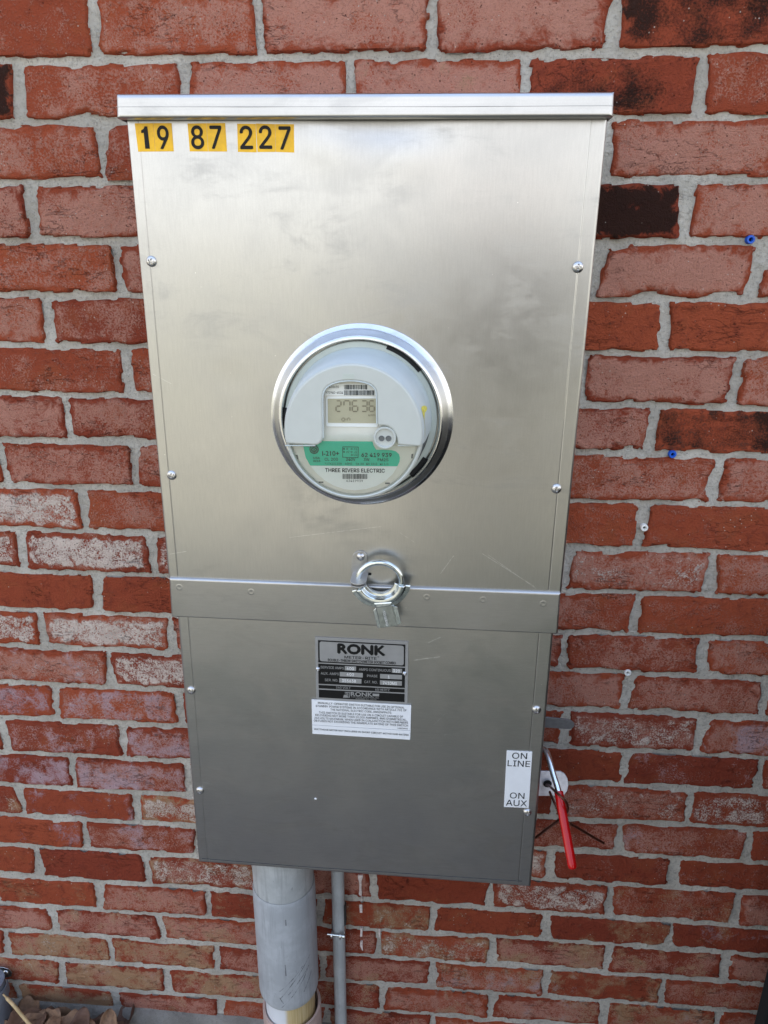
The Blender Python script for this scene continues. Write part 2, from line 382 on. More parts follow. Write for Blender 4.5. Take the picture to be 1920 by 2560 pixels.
def pvc(name, col, marks=.5, seg=()):
    t = NT(name); p = t.pos()
    st = t.noise(t.vscale(p, (160, 160, 9)), 1.0, 5, .7); bl = t.noise(p, 22, 6, .65); sc = t.noise(t.vscale(p, (420, 420, 60)), 1.0, 4)
    c = t.mix(t.ss(bl, .4, .62, 0, .7), col, tuple(min(1, x*1.28) for x in col))
    c = t.mix(t.ss(st, .5, .7, 0, .5), c, tuple(x*.62 for x in col))
    c = t.mix(t.math('MULTIPLY', t.ss(sc, .66, .74), marks), c, (.07, .07, .075))
    for (A, B, w_) in seg:
        A = Vector(A); B = Vector(B); L = B-A; pa = t.vm('SUBTRACT', p, tuple(A))
        u = t.math('DIVIDE', t.vm('DOT_PRODUCT', pa, tuple(L)), L.length_squared, clamp=True)
        d = t.vm('LENGTH', t.vm('SUBTRACT', pa, t.vm('MULTIPLY', t.n('CombineXYZ', None, X=u, Y=u, Z=u).outputs[0], tuple(L))))
        c = t.mix(t.math('MULTIPLY', t.ss(d, w_*1.6, w_*.5), t.ss(sc, .4, .55, .25, .8)), c, (.05, .05, .055))
    return t.done(Base_Color=c, Roughness=t.ss(bl, .3, .7, .38, .6), Normal=t.bump(bl, .15, .002))
M['pvc'] = pvc('grey_pvc', (.36, .38, .40)); M['pvc2'] = pvc('pale_grey_pvc', (.40, .42, .42), .7)
M['pvc3'] = pvc('dark_grey_pvc', (.16, .18, .21), .2)
M['sand'] = pvc('pinkish_pvc', (.46, .34, .29), .2)
def glued():
    t = NT('white_pvc_with_yellow_primer'); p = t.pos(); x = t.n('SeparateXYZ', None, Vector=p).outputs['X']
    f = t.ss(t.math('ADD', x, t.math('MULTIPLY', t.noise(t.vscale(p, (60, 60, 8)), 1.0, 4), .012)), -.222, -.214)
    st = t.noise(t.vscale(p, (500, 500, 12)), 1.0, 3)
    y = t.mix(t.ss(st, .35, .7), (.60, .48, .26), (.47, .34, .14))
    return t.done(Base_Color=t.mix(f, (.72, .74, .76), y), Roughness=.35)
M['glue'] = glued()
def leafm():
    t = NT('dead_leaf'); p = t.pos(); ri = t.n('ObjectInfo').outputs['Random']
    c = t.mix(ri, (.11, .055, .035), (.27, .155, .085)); c = t.mix(t.ss(t.noise(p, 140, 5), .4, .7, 0, .5), c, (.07, .035, .025))
    return t.done(Base_Color=c, Roughness=.75, Normal=t.bump(t.noise(p, 200, 4), .5, .002))
M['leaf'] = leafm()
def thin_glass():
    t = NT('clear_polycarbonate')
    fr = t.n('Fresnel', None, IOR=1.45).outputs[0]
    gl = t.n('BsdfGlossy', None, Color=(1, 1, 1), Roughness=.06); tr = t.n('BsdfTransparent', None, Color=(.97, .985, .98))
    mx = t.n('MixShader'); t.t.links.new(fr, mx.inputs[0]); t.t.links.new(tr.outputs[0], mx.inputs[1]); t.t.links.new(gl.outputs[0], mx.inputs[2])
    t.t.links.new(mx.outputs[0], t.out.inputs[0]); return t.m
M['clear'] = thin_glass()
M['shade_roof'] = plain('grey_shingle', (.12, .11, .10), .9); M['core'] = plain('shade_core', (.26, .09, .06), .95)

# ------------------------------------------------------------------ brick wall
PB, CB = .2032, .06773
J = {0: [(1,400,120),(1,1118,110),(2,212,100),(2,998,100)],
1: [(1,80,400),(1,795,330),(1,1515,320),(2,612,330),(2,1370,370)],
2: [(1,440,650),(2,955,650)], 3: [(1,135,900),(2,1305,900)], 4: [(3,508,80),(4,915,90),(4,1615,90)],
5: [(3,205,270),(4,1215,300)], 6: [(3,548,500),(4,862,510),(4,1525,530)], 7: [(3,290,700),(4,1160,750)],
8: [(3,5,880),(3,580,900),(4,1440,960)], 9: [(3,355,1060),(6,1115,70)], 10: [(5,95,160),(5,660,190),(6,785,240),(6,1415,270)],
11: [(5,420,340),(6,1090,440)], 12: [(5,180,500),(5,735,510),(6,778,600),(6,1380,620)], 13: [(5,470,670),(6,1050,780),(6,1645,820)],
14: [(5,240,815),(5,775,830),(6,785,930),(6,1370,960)], 15: [(5,15,960),(5,530,980),(8,1038,25),(8,1620,60)],
16: [(7,318,30),(7,815,50),(8,735,170),(8,1320,170)], 17: [(7,90,140),(7,590,160),(8,1020,300),(8,1580,320)],
18: [(7,365,285),(8,718,430),(8,1258,460)], 19: [(7,160,400),(7,635,430),(7,1612,500),(8,460,545),(8,975,580),(8,1525,600)],
20: [(7,425,540),(7,900,580),(8,210,650),(8,705,690),(8,1235,730)], 21: [(7,230,650),(7,695,690),(8,470,790),(8,970,820),(8,1475,860)],
22: [(7,25,750),(7,475,780),(7,935,820),(8,210,890),(8,700,920),(8,1205,960)],
23: [(7,268,880),(7,720,920),(8,465,1010),(8,955,1060),(8,1445,1085)], 24: [(7,75,960),(7,500,1010),(7,950,1030),(8,210,1080)]}
BL = [153,307,456,601,736,863,985,1101,1213,1323,1427,1523,1614,1706.5,1791.6,1880.7,1965,2037,2113,2189,2262]
BR = [125.6,291,449,605,751,888,1020,1142,1265,1384,1495,1599.5,1698,1797,1897,1984,2077,2159,2235,2322,2389,2463]
def bedz(k, x):
    """height of the bed joint under course k at x"""
    nom = GZ - CB*(k+1)
    rl = W((12, BL[k])).z - nom if 0 <= k < len(BL) else 0
    rr = W((1915, BR[k])).z - nom if 0 <= k < len(BR) else 0
    u = min(1, max(0, (x+.65)/1.1)); return nom + (rl*(1-u) + rr*u)*.9
FIN = {}
def f_(t, x, y, **k): FIN.setdefault('l', []).append((W(T(t, x, y)), k))
# what single bricks look like (white lime wash, lilac bloom, ochre, burnt black, clean red)
f_(3,160,1060,wh=.55); f_(5,380,180,wh=.58); f_(5,30,180,wh=.5); f_(5,720,190,wh=.5); f_(5,450,520,wh=.55); f_(5,60,500,wh=.55)
f_(5,640,680,wh=.58); f_(5,200,660,wh=.28,pu=.35); f_(5,100,810,pu=.5); f_(5,520,830,pu=.42,fr=.5); f_(5,280,970,pu=.32,fr=.4); f_(5,700,1000,pu=.45)
f_(7,150,20,pu=.5); f_(7,570,40,pu=.52); f_(7,350,150,pu=.38,fr=.2); f_(7,720,180,wh=.5,oc=.5); f_(7,30,140,oc=.4,wh=.3); f_(7,180,280,pu=.3,fr=.1); f_(7,620,310,pu=.35,fr=.5)
f_(7,870,450,wh=.45,oc=.45); f_(7,420,420,fr=.15); f_(7,60,400,fr=.1); f_(7,200,530,fr=.1,tone=.2); f_(7,650,560,fr=.6,oc=.2); f_(7,1000,590,fr=.2)
f_(7,450,660,fr=.6,oc=.3,pu=.2); f_(7,900,700,fr=.6,oc=.35); f_(7,100,640,fr=.6,oc=.2)
f_(7,250,770,oc=.6,wh=.25,fr=.5); f_(7,700,800,oc=.6,fr=.5); f_(7,1040,820,fr=.5,oc=.3); f_(7,100,860,oc=.4,fr=.5,wh=.2); f_(7,500,900,oc=.6,fr=.5,pu=.25); f_(7,920,930,oc=.5,fr=.5)
f_(7,280,980,oc=.6,fr=.4,wh=.2); f_(7,720,1020,oc=.25,fr=.55); f_(7,1040,1030,fr=.5,oc=.2); f_(7,30,960,oc=.5)
f_(2,1340,100,dk=.50,fr=.2); f_(2,1000,350,dk=.46,fr=.15); f_(1,20,400,dk=.9); f_(2,1100,920,dk=1.35,fr=0); f_(4,1430,760,dk=.52,fr=.3)
f_(4,1030,310,fr=.12,tone=.0); f_(4,1450,320,fr=.12,tone=.0); f_(5,200,340,fr=.1,tone=.4); f_(5,600,350,fr=.1,tone=.5)
f_(6,1080,950,wh=.42); f_(6,1530,970,pu=.45); f_(6,1100,260,wh=.3,fr=.6); f_(6,940,70,fr=.35); f_(6,1400,90,fr=.25,tone=.3); f_(6,1400,460,fr=.3,tone=.1)
f_(6,1080,610,fr=.45); f_(8,690,430,wh=.5); f_(8,720,560,wh=.5); f_(8,1050,170,wh=.33,pu=.2); f_(8,1500,190,wh=.42); f_(8,900,20,fr=.1); f_(8,1340,40,fr=.3,pu=.25)
f_(8,230,780,oc=.4,wh=.36); f_(8,470,660,fr=.1); f_(8,980,700,fr=.1); f_(8,1450,740,fr=.15); f_(8,220,530,fr=.05); f_(8,80,640,fr=.3,wh=.25)
f_(8,330,900,oc=.4,pu=.3,fr=.5); f_(8,100,880,fr=.6,oc=.3); f_(8,950,950,fr=.15,tone=.6); f_(8,1220,840,oc=.35,fr=.5); f_(8,700,810,fr=.6,pu=.2); f_(8,1240,600,fr=.45,oc=.25)
f_(8,220,1010,oc=.3,fr=.6); f_(8,700,1040,oc=.4,pu=.3); f_(8,1200,1080,oc=.5); f_(8,990,450,fr=.3,pu=.15); f_(8,1500,470,fr=.3,pu=.2); f_(8,1400,1000,fr=.5,oc=.2)
f_(1,200,120,fr=.35); f_(1,760,110,fr=.5); f_(1,1400,100,fr=.66); f_(2,600,100,fr=.72); f_(2,280,320,fr=.7,oc=.2); f_(1,430,390,fr=.45); f_(1,1150,330,fr=.66)
f_(2,1300,640,fr=.66); f_(2,1500,910,fr=.66); f_(4,1250,90,fr=.75); f_(4,1200,540,fr=.72,wh=.15); f_(4,980,750,fr=.6); f_(4,1100,960,fr=.5); f_(4,1600,540,fr=.6)
rng = random.Random(7)
WALLV = []
def brick_geo(x0, x1, k, seed, fine):
    """grid for one brick of course k between x0 and x1 (mortar edges), world coordinates; returns V, F, edge"""
    r = random.Random(seed)
    xm = (x0+x1)/2
    ins = .0024 + .0026*min(1, max(0, (k-8)/12))
    zb = [bedz(k, x) + ins + r.uniform(-.0012, .0012) for x in (x0, x1)]
    zt = [bedz(k-1, x) - ins + r.uniform(-.0012, .0012) for x in (x0, x1)]
    w = x1-x0; h = (zt[0]+zt[1]-zb[0]-zb[1])/2
    sk0, sk1 = r.uniform(-.004, .004), r.uniform(-.004, .004)
    if fine:
        E_ = [0, .0015, .003, .0045, .0065, .009, .0125]
        ni, nj = max(2, int((w-.025)/.0085)), max(2, int((h-.025)/.0065))
        us = E_[:-1] + list(np.linspace(.0125, w-.0125, ni)) + [w-e for e in E_[:-1]][::-1]
        vs = E_[:-1] + list(np.linspace(.0125, h-.0125, nj)) + [h-e for e in E_[:-1]][::-1]
    else:
        us = [0, .003, .008, w/2, w-.008, w-.003, w]; vs = [0, .003, .008, h-.008, h-.003, h]
    X, Z = np.meshgrid(us, vs); X = X.ravel(); Z = Z.ravel()
    u = X/w; v = Z/h
    wx = x0 + X + (sk0*(1-u) + sk1*u)*(v-.5)*2
    wz = (zb[0]*(1-u)+zb[1]*u)*(1-v) + (zt[0]*(1-u)+zt[1]*u)*v
    cr = .002 + r.uniform(0, .005)
    qx = np.abs(X-w/2) - (w/2-cr); qz = np.abs(Z-h/2) - (h/2-cr)
    sd_ = np.sqrt(np.maximum(qx, 0)**2 + np.maximum(qz, 0)**2) + np.minimum(np.maximum(qx, qz), 0) - cr
    e = -sd_
    P = np.stack([wx, np.full_like(wx, seed*.37 % 50), wz], 1)
    rag = vnoise(P, 34, 1)*.0024 + vnoise(P, 105, 2)*.0027 + vnoise(P, 300, 3)*.0021 + np.maximum(0, vnoise(P, 20, 9)-.45)*.012 + .0014
    ee = e - rag
    s_ = np.clip((ee + .0010)/.0028, 0, 1); s_ = 1-(1-s_)**2.2
    face = .0004 + r.uniform(-.0012, .0012)
    tiltx, tiltz = r.uniform(-.0015, .0015), r.uniform(-.001, .001)
    rel = vnoise(P, 22, 5)*.0011 + vnoise(P, 75, 6)*.0006 + vnoise(P, 230, 8)*.00025
    out = -.009 + (.009 + face + tiltx*(u-.5)*2 + tiltz*(v-.5)*2 + rel)*s_
    V = np.stack([wx, -out, wz], 1)
    nu, nv = len(us), len(vs)
    F = [(j*nu+i, j*nu+i+1, (j+1)*nu+i+1, (j+1)*nu+i) for j in range(nv-1) for i in range(nu-1)]
    return V, F, np.clip(ee/.013, 0, 1)
def fin_for(x0, x1, z0, z1, seed, k):
    r = random.Random(seed+5)
    a = dict(wh=0.0, dk=0.0, oc=.08 if k > 18 else 0.0, pu=0.0, fr=r.uniform(.34, .66) + (.1 if k > 18 else 0), tone=r.uniform(.0, 1.0))
    if k > 13 and x0 > .1: a['pu'] = r.uniform(0, .3); a['tone'] = r.uniform(.4, 1.1)
    if 20 <= k: a['oc'] = r.uniform(.15, .45)
    for c, d in FIN['l']:
        if x0 < c.x < x1 and z0 < c.z < z1: a.update(d)
    return a
def set_attrs(me, edge, fin):
    n = len(me.vertices)
    for nm in ('wh', 'dk', 'oc', 'pu', 'fr', 'tone'):
        at = me.attributes.new(nm, 'FLOAT', 'POINT')
        v = fin[nm]; at.data.foreach_set('value', np.full(n, v, np.float32) if np.isscalar(v) else np.asarray(v, np.float32))
    at = me.attributes.new('edge', 'FLOAT', 'POINT'); at.data.foreach_set('value', np.asarray(edge, np.float32))
def inview(x, z, y=0):
    d = np.array([x, y, z]) - CAM; q = d@AX_F
    return 960 + FPX*(d@AX_R)/q, 1280 + FPX*(d@AX_D)/q
house = thing('brick_house', (0, 0, 0), 'red brick house wall with rough pale grey mortar joints behind the metal cabinet', 'wall')
boxL, boxR = None, None
def hidden_by_box(x0, x1, z0, z1):
    pts = [inview(x, z) for x in (x0, x1) for z in (z0, z1)]
    def inside(p):
        x, y = p
        if not (300 < y < 2140): return False
        t_ = (y-296)/(2170-296); return 325 + t_*180 < x < 1510 - t_*190
    return all(inside(p) for p in pts)
XL, XR = -2.0, 1.9
sV, sF, sE, sA = [], [], [], {k: [] for k in ('wh', 'dk', 'oc', 'pu', 'fr', 'tone')}; sn = 0
nb = 0
for k in range(-14, 25):
    if k in J: xs = sorted(W(T(*a)).x for a in J[k])
    else: xs = [(-.42 if k % 2 == 0 else -.525) + rng.uniform(-.006, .006)]
    full = [xs[0]]
    for b in xs[1:]:
        a = full[-1]; n = max(1, round((b-a)/PB))
        for i in range(1, n): full.append(a + (b-a)*i/n + rng.uniform(-.004, .004))
        full.append(b)
    while full[0] > XL: full.insert(0, full[0]-PB+rng.uniform(-.004, .004))
    while full[-1] < XR: full.append(full[-1]+PB+rng.uniform(-.004, .004))
    gaps = [rng.uniform(.0035, .0068) for _ in full]
    for i in range(len(full)-1):
        x0, x1 = full[i]+gaps[i], full[i+1]-gaps[i+1]
        z0, z1 = bedz(k, (x0+x1)/2), bedz(k-1, (x0+x1)/2)
        pts = [inview(x, z) for x in (x0, (x0+x1)/2, x1) for z in (z0, z1)]
        vis = any(-5 < a < 1925 and -5 < b < 2565 for a, b in pts) and not hidden_by_box(x0, x1, z0, z1)
        seed = (k+20)*100+i
        fin = fin_for(x0, x1, z0, z1, seed, k)
        V, F, E = brick_geo(x0, x1, k, seed, vis)
        if vis:
            o = obj('brick', V.tolist(), F, M['brick'], house, 60, origin=((x0+x1)/2, 0, (z0+z1)/2))
            set_attrs(o.data, E, fin); nb += 1
        else:
            sV += V.tolist(); sF += [tuple(q+sn for q in f) for f in F]; sE += E.tolist()
            for nm in sA: sA[nm] += [fin[nm]]*len(V)
            sn += len(V)
o = obj('outer_brickwork', sV, sF, M['brick'], house, 60); set_attrs(o.data, sE, sA); o['kind'] = 'stuff'
# mortar bed: an uneven sheet a few millimetres behind the brick faces
gx = np.arange(XL, XR+.001, .008); gz = np.arange(GZ-CB*25-.004, GZ+CB*14, .008)
X, Z = np.meshgrid(gx, gz); P = np.stack([X.ravel(), np.zeros(X.size), Z.ravel()], 1)
yy = .0036 + vnoise(P, 24, 11)*.0014 + vnoise(P, 62, 12)*.0014
nx, nzz = len(gx), len(gz)
mV = np.stack([P[:, 0], yy, P[:, 2]], 1)
mF = [(j*nx+i, j*nx+i+1, (j+1)*nx+i+1, (j+1)*nx+i) for j in range(nzz-1) for i in range(nx-1)]
obj('mortar', mV.tolist(), mF, M['mortar'], house, 60)
def boxvf(a, b):
    x0, y0, z0 = a; x1, y1, z1 = b
    V = [(x0,y0,z0),(x1,y0,z0),(x1,y1,z0),(x0,y1,z0),(x0,y0,z1),(x1,y0,z1),(x1,y1,z1),(x0,y1,z1)]
    return V, [(0,3,2,1),(4,5,6,7),(0,1,5,4),(1,2,6,5),(2,3,7,6),(3,0,4,7)]
def box(name, a, b, mat, parent=None, bev=0):
    V, F = boxvf(a, b); o = obj(name, V, F, mat, parent)
    if bev: bevel(o, bev)
    return o
box('shade_core', (-6, .012, -.3), (5, 7, 2.95), M['core'], house)  # unseen house body, made wide to shade the ground in front
V = [(-6.2, -.10, 2.95), (5.2, -.10, 2.95), (5.2, 7.1, 2.95), (-6.2, 7.1, 2.95), (-6.2, 3.5, 4.6), (5.2, 3.5, 4.6)]
obj('shade_roof', V, [(0, 3, 2, 1), (0, 1, 5, 4), (2, 3, 4, 5), (1, 2, 5), (3, 0, 4)], M['shade_roof'], house)  # unseen roof, added for its shade
# foundation: rough concrete ledge under the lowest course
fx = np.linspace(-2, 1.9, 300); fV = []; fF = []
prof = [(.006, .021), (-.004, .0195), (-.010, .014), (-.018, -.004), (-.026, -.05), (-.03, -.2)]
for i, x in enumerate(fx):
    for q, (y, z) in enumerate(prof):
        n_ = vnoise(np.array([[x, q*.13, .5]]), 16, 21)[0]
        fV.append((x, y + (n_*.005 if q > 1 else n_*.002), z + (n_*.003 if q < 5 else 0)))
for i in range(len(fx)-1):
    for q in range(len(prof)-1):
        a = i*len(prof)+q; fF.append((a, a+1, a+len(prof)+1, a+len(prof)))
fo = fixn(obj('foundation', fV, fF, M['concrete'], house, 60))
# ------------------------------------------------------------------ ground
gV = []; gF = []
xs_ = sorted(set([-150, -60, -25, -10] + list(np.linspace(-4, 4, 60)) + [10, 25, 60, 150])); ys_ = [-200, -80, -40, -20, -10, -6] + list(np.linspace(-4, .1, 50)) + [8, 30]
for y in ys_:
    for x in xs_:
        n_ = vnoise(np.array([[x, y, .3]]), 3.0, 31)[0]*.012 + vnoise(np.array([[x, y, .3]]), 9.0, 32)[0]*.006
        gV.append((x, y, n_ if abs(x) < 5 and y > -5 else 0))
nx_ = len(xs_)
for j in range(len(ys_)-1):
    for i in range(nx_-1): gF.append((j*nx_+i, j*nx_+i+1, (j+1)*nx_+i+1, (j+1)*nx_+i))
g = obj('ground', gV, gF, M['ground'], None, 80, origin=(0, 0, 0)); g['kind'] = 'structure'

# ------------------------------------------------------------------ lettering
FONT = None
try:
    import os
    fpth = os.path.join(bpy.utils.resource_path('LOCAL'), 'datafiles', 'fonts', 'Inter.woff2')   # the interface font shipped inside Blender
    if os.path.exists(fpth): FONT = bpy.data.fonts.load(fpth)
except Exception: FONT = None
def text_geo(s, bold=0.0, font=None):
    cu = bpy.data.curves.new('t', 'FONT'); cu.body = s; cu.font = (None if s in ('RONK', 'I-210+') else FONT) or cu.font; cu.resolution_u = 3; cu.size = 1.0
    ob = bpy.data.objects.new('t', cu); me = ob.to_mesh()
    V = [tuple(v.co) for v in me.vertices]; F = [tuple(p.vertices) for p in me.polygons]
    ob.to_mesh_clear(); bpy.data.objects.remove(ob); bpy.data.curves.remove(cu); return V, F
CAPH = max(v[1] for v in text_geo('H')[0]); CAPB = max(v[1] for v in text_geo('RONK')[0])*.98
def text_on(s, bl, br, hpx, depth, mat, parent, bold=0.0, name='lettering', zn=None, lift=.00035):
    """letters laid on the plane y=-depth: baseline from photo point bl to br, capital height hpx of that crop's pixels"""
    V, F = text_geo(s, bold)
    x0 = min(v[0] for v in V); x1 = max(v[0] for v in V)
    ch_ = CAPH if s not in ('RONK', 'I-210+') else CAPB
    A, B = W(zn(*bl), depth+lift), W(zn(*br), depth+lift)
    up = W(zn(bl[0], bl[1]-hpx), depth+lift); hm = (up-A).length
    ex = (B-A); ez = Vector((-ex.z, 0, ex.x)).normalized()
    out = [A + ex*((v[0]-x0)/(x1-x0)) + ez*(v[1]/ch_*hm) for v in V]
    if bold:                                  # heavier weight: copies nudged sideways, each a hair in front of the last
        b_ = bold*hm/CAPH*.9; n0 = len(out); base = list(out); F0 = list(F)
        for q, (dx, dz) in enumerate([(-b_, 0), (b_, 0), (0, b_), (0, -b_)]):
            out += [p + ex.normalized()*dx + ez*dz + Vector((0, -.00002*(q+1), 0)) for p in base]
            F = F + [tuple(i+n0*(q+1) for i in f) for f in F0]
    return obj(name, out, F, mat, parent)
def quad(name, pts, depth, thick, mat, parent, bev=0): return prism(name, pq(pts, depth), (0, thick, 0), mat, parent, bev=bev)

# ------------------------------------------------------------------ cabinet
cab = thing('meter_cabinet', (-.088, -.07, GZ-1.14), 'tall brushed aluminium meter cabinet with switch handle mounted on the brick wall', 'electrical box')
def panel(name, c4, depth, xo, zt, zb, mat, parent, xg=(), zg=(), dents=(), nx=40, nz=60, wave=0.0):
    """formed sheet-metal cover: corners TL,TR,BR,BL, edge roll profiles (distance, set-back), scored lines, dents"""
    TL, TR, BR_, BL_ = [Vector(c) for c in c4]
    wdt = ((TR-TL).length + (BR_-BL_).length)/2; hgt = ((TL-BL_).length + (TR-BR_).length)/2
    def stops(L, lo, hi, grooves, n):
        st = [(d, b) for d, b in lo] + [(L-d, b) for d, b in hi]
        if lo: st.append((lo[-1][0]+.0010, 0))
        if hi: st.append((L-hi[-1][0]-.0010, 0))
        for gpos in grooves: st += [(gpos-.0014, 0), (gpos-.0006, 0), (gpos, .0005), (gpos+.0006, 0), (gpos+.0014, 0)]
        a = lo[-1][0] if lo else 0; b = L-(hi[-1][0] if hi else 0)
        busy = [s_[0] for s_ in st]
        for x in np.linspace(a, b, n+2):
            if all(abs(x-q) > .0012 for q in busy): st.append((float(x), 0))
        if not lo: st.append((0, 0))
        if not hi: st.append((L, 0))
        st = sorted(set(st), key=lambda s_: (s_[0], -s_[1] if s_[0] < L/2 else s_[1])); return st
    sx = stops(wdt, xo, xo, xg, nx); sz = stops(hgt, zt, zb, zg, nz)
    V = []; F = []
    for (z, bz) in sz:
        t_ = z/hgt
        for (x, bx) in sx:
            u = x/wdt; P_ = (TL*(1-u)+TR*u)*(1-t_) + (BL_*(1-u)+BR_*u)*t_
            back = max(bx, bz)
            if back == 0 or (bx < .001 and bz < .001):
                for (dx, dz, rx, rz, amp) in dents: back += amp*math.exp(-((P_.x-dx)/rx)**2-((P_.z-dz)/rz)**2)
            V.append((P_.x, -depth+back, P_.z))
    n_ = len(sx)
    for j in range(len(sz)-1):
        for i in range(n_-1): F.append((j*n_+i, (j+1)*n_+i, (j+1)*n_+i+1, j*n_+i+1))
    o = obj(name, V, F, mat, parent, None); o.data.shade_smooth(); o.data.set_sharp_from_angle(angle=R_(50)); return o
ROLL_E = [(0, .012), (0, .0022), (.0007, .0007), (.0022, 0)]
uTL, uTR = W(T(1, 545, 512), D0), W(T(2, 967, 508), D0)
uBL, uBR = W(T(5, 728, 292), D0), W(T(6, 766, 356), D0)
def dn(p, rx, rz, amp):
    q = W(p, D0); return (q.x, q.z, rx, rz, amp)
up_cover = panel('upper_cover', [uTL+Vector((0, 0, .004)), uTR+Vector((0, 0, .004)), uBR, uBL], D0, ROLL_E, [], [], M['alu_u'], cab,
    xg=(.0125, (uTR-uTL).length-.014), dents=[dn(Dp(820, 262), .055, .020, .0030), dn(Dp(700, 300), .035, .022, -.0010), dn(Dp(500, 820), .02, .016, .0004),
    dn(Dp(880, 330), .03, .02, -.0005), dn(Dp(450, 1000), .05, .05, -.0004), dn(Dp(1000, 700), .12, .15, .0010), dn(Dp(480, 480), .10, .09, -.0009)], nx=60, nz=90)
lTL, lTR = W(T(5, 765, 445), D1), W(T(6, 733, 520), D1)
lBL, lBR = W(T(7, 857, 407), D1), W(T(8, 634, 515), D1)
ROLL_B = [(0, .020), (0, .003), (.0009, .0009), (.003, 0)]
low_cover = panel('lower_cover', [lTL, lTR, lBR, lBL], D1, ROLL_B, [], ROLL_B, M['alu_l'], cab,
    xg=(.0145, (lTR-lTL).length-.0150), nx=40, nz=50,
    dents=[(-.05, GZ-.95, .12, .1, .0006), (.08, GZ-.9, .1, .15, -.0006)])
tube('seam_line', [W(T(7, 872, 391), D1+.0001), W(T(7, 1300, 425), D1+.0001), W(T(8, 596, 489), D1+.0001)], .00045, M['dkmetal'], cab, 6)
# housing behind the covers
hp = [uTL+Vector((.003, 0, .01)), uTR+Vector((-.003, 0, .01)), lBR+Vector((-.003, 0, .004)), lBL+Vector((.003, 0, .004))]
hp = [Vector((p.x, -D0+.009, p.z)) for p in hp]
prism('housing', hp, (0, D0-.011, 0), M['alu_h'], cab)
# hood
hq = [W(T(1, 498, 403), D0+.016), W(T(2, 998, 394), D0+.016), W(T(2, 993, 502), D0+.016), W(T(1, 501, 509), D0+.016)]
HR = [(0, .160), (0, .0045), (.0006, .0022), (.0018, .0007), (.0040, 0)]
panel('hood', hq, D0+.016, HR, HR, [(0, .012), (0, .0016), (.0006, .0005), (.0016, 0)], M['alu_h'], cab, nx=40, nz=10,
      dents=[(-.2, hq[0].z-.01, .03, .03, .0006), (.02, hq[0].z-.01, .05, .03, .0005)])
# band where the upper cover laps over the lower one
bq = [W(T(5, 730, 286), D0+.0042), W(T(6, 763, 351), D0+.0042), W(T(6, 751, 527), D0+.0042), W(T(5, 740, 452), D0+.0042)]
band = panel('cover_band', bq, D0+.0042, [(0, .010), (0, .0015), (.0015, 0)], [(0, .012), (0, .0022), (.0007, .0007), (.0022, 0)], [(0, .006), (0, .0006), (.0006, 0)],
      M['alu_b'], cab, nx=50, nz=8, dents=[(-.25, GZ-.78, .06, .03, .0007), (.05, GZ-.78, .1, .05, -.0006)])
tube('hood_crease', [W(T(1, 503, 461), D0+.0161), W(T(2, 300, 460), D0+.0161), W(T(2, 990, 456), D0+.0161)], .00025, M['alu_b'], cab, 6)
# screws: pan heads with a cross recess
def screw_mesh(r=.0060, h=.0034):
    n = 26; V = []; F = []
    for j in range(n+1):
        for i in range(n+1):
            a, b = -1+2*i/n, -1+2*j/n
            x, z = a*math.sqrt(1-b*b/2), b*math.sqrt(1-a*a/2); rr = min(1, math.hypot(x, z))
            y = h*math.sqrt(max(0, 1-rr**2.4)); X_, Z_ = x*r, z*r
            c1 = max(abs(X_)-.00075, abs(Z_)-.0030*(1-abs(X_)*60)); c2 = max(abs(Z_)-.00075, abs(X_)-.0030*(1-abs(Z_)*60))
            cr = min(c1, c2); y -= .0018*min(1, max(0, -cr/.0004+.35))
            V.append((X_, -y, Z_))
    for j in range(n):
        for i in range(n): q = j*(n+1)+i; F.append((q, q+1, q+n+2, q+n+1))
    me = bpy.data.meshes.new('screw'); me.from_pydata(V, [], F); me.shade_smooth(); me.set_sharp_from_angle(angle=R_(42)); me.materials.append(M['steel']); return me
smesh = screw_mesh()
for i, (p, d) in enumerate([(T(3, 655, 23), D0), (T(4, 838, 48), D0), (T(3, 742, 947), D0), (T(4, 745, 1005), D0),
                            (T(5, 826, 770), D1), (T(6, 659, 854), D1), (T(7, 864, 97), D1), (T(8, 619, 191), D1)]):
    o = bpy.data.objects.new('screw', smesh); COL.objects.link(o); o.parent = cab
    o.location = W(p, d+.0002) - ORI[cab.name]; o.rotation_euler = (0, rng.uniform(0, 1.5), 0)
# pressed weld marks on the band
for p in [T(5, 1085, 345), T(5, 775, 325), T(6, 185, 368), T(6, 428, 379), T(6, 688, 396)]:
    lathe('weld_mark', [(0, .00015), (.0018, .00015), (.0030, .0003), (.0040, .00022), (.0046, .0001)], W(p, D0+.0041), M['alu_b'], cab, 20)
# number stickers
st = [('1', [(188,293),(342,291),(358,527),(217,528)], (252,503), (314,503)), ('9', [(344,291),(493,291),(512,525),(360,527)], (387,502), (476,502)),
      ('8', [(626,294),(782,292),(797,527),(645,526)], (664,501), (764,501)), ('7', [(784,292),(938,290),(954,527),(799,527)], (822,500), (912,500)),
      ('2', [(1038,296),(1192,297),(1200,534),(1044,530)], (1068,503), (1167,503)), ('2', [(1194,294),(1352,299),(1356,530),(1206,531)], (1226,501), (1326,501)),
      ('7', [(1354,299),(1509,300),(1512,536),(1358,530)], (1390,506), (1482,506))]
for i, (d, q, bl, br) in enumerate(st):
    s = quad('number_sticker', [Sz(*a) for a in q], D0+.0006+.00012*(i % 2), .0004, M['yellow'], cab)
    s['label'] = 'yellow vinyl sticker with black digit ' + d
    if d == '1': prism('digit', pq([Sz(*a) for a in [(276,503),(314,503),(292,318),(270,318),(262,338),(241,351),(243,373),(263,371)]], D0+.0010), (0, .0001, 0), M['black'], s)
    else: text_on(d, bl, br, 184, D0+.0008, M['black'], s, .014, 'digit', Sz, .0002)

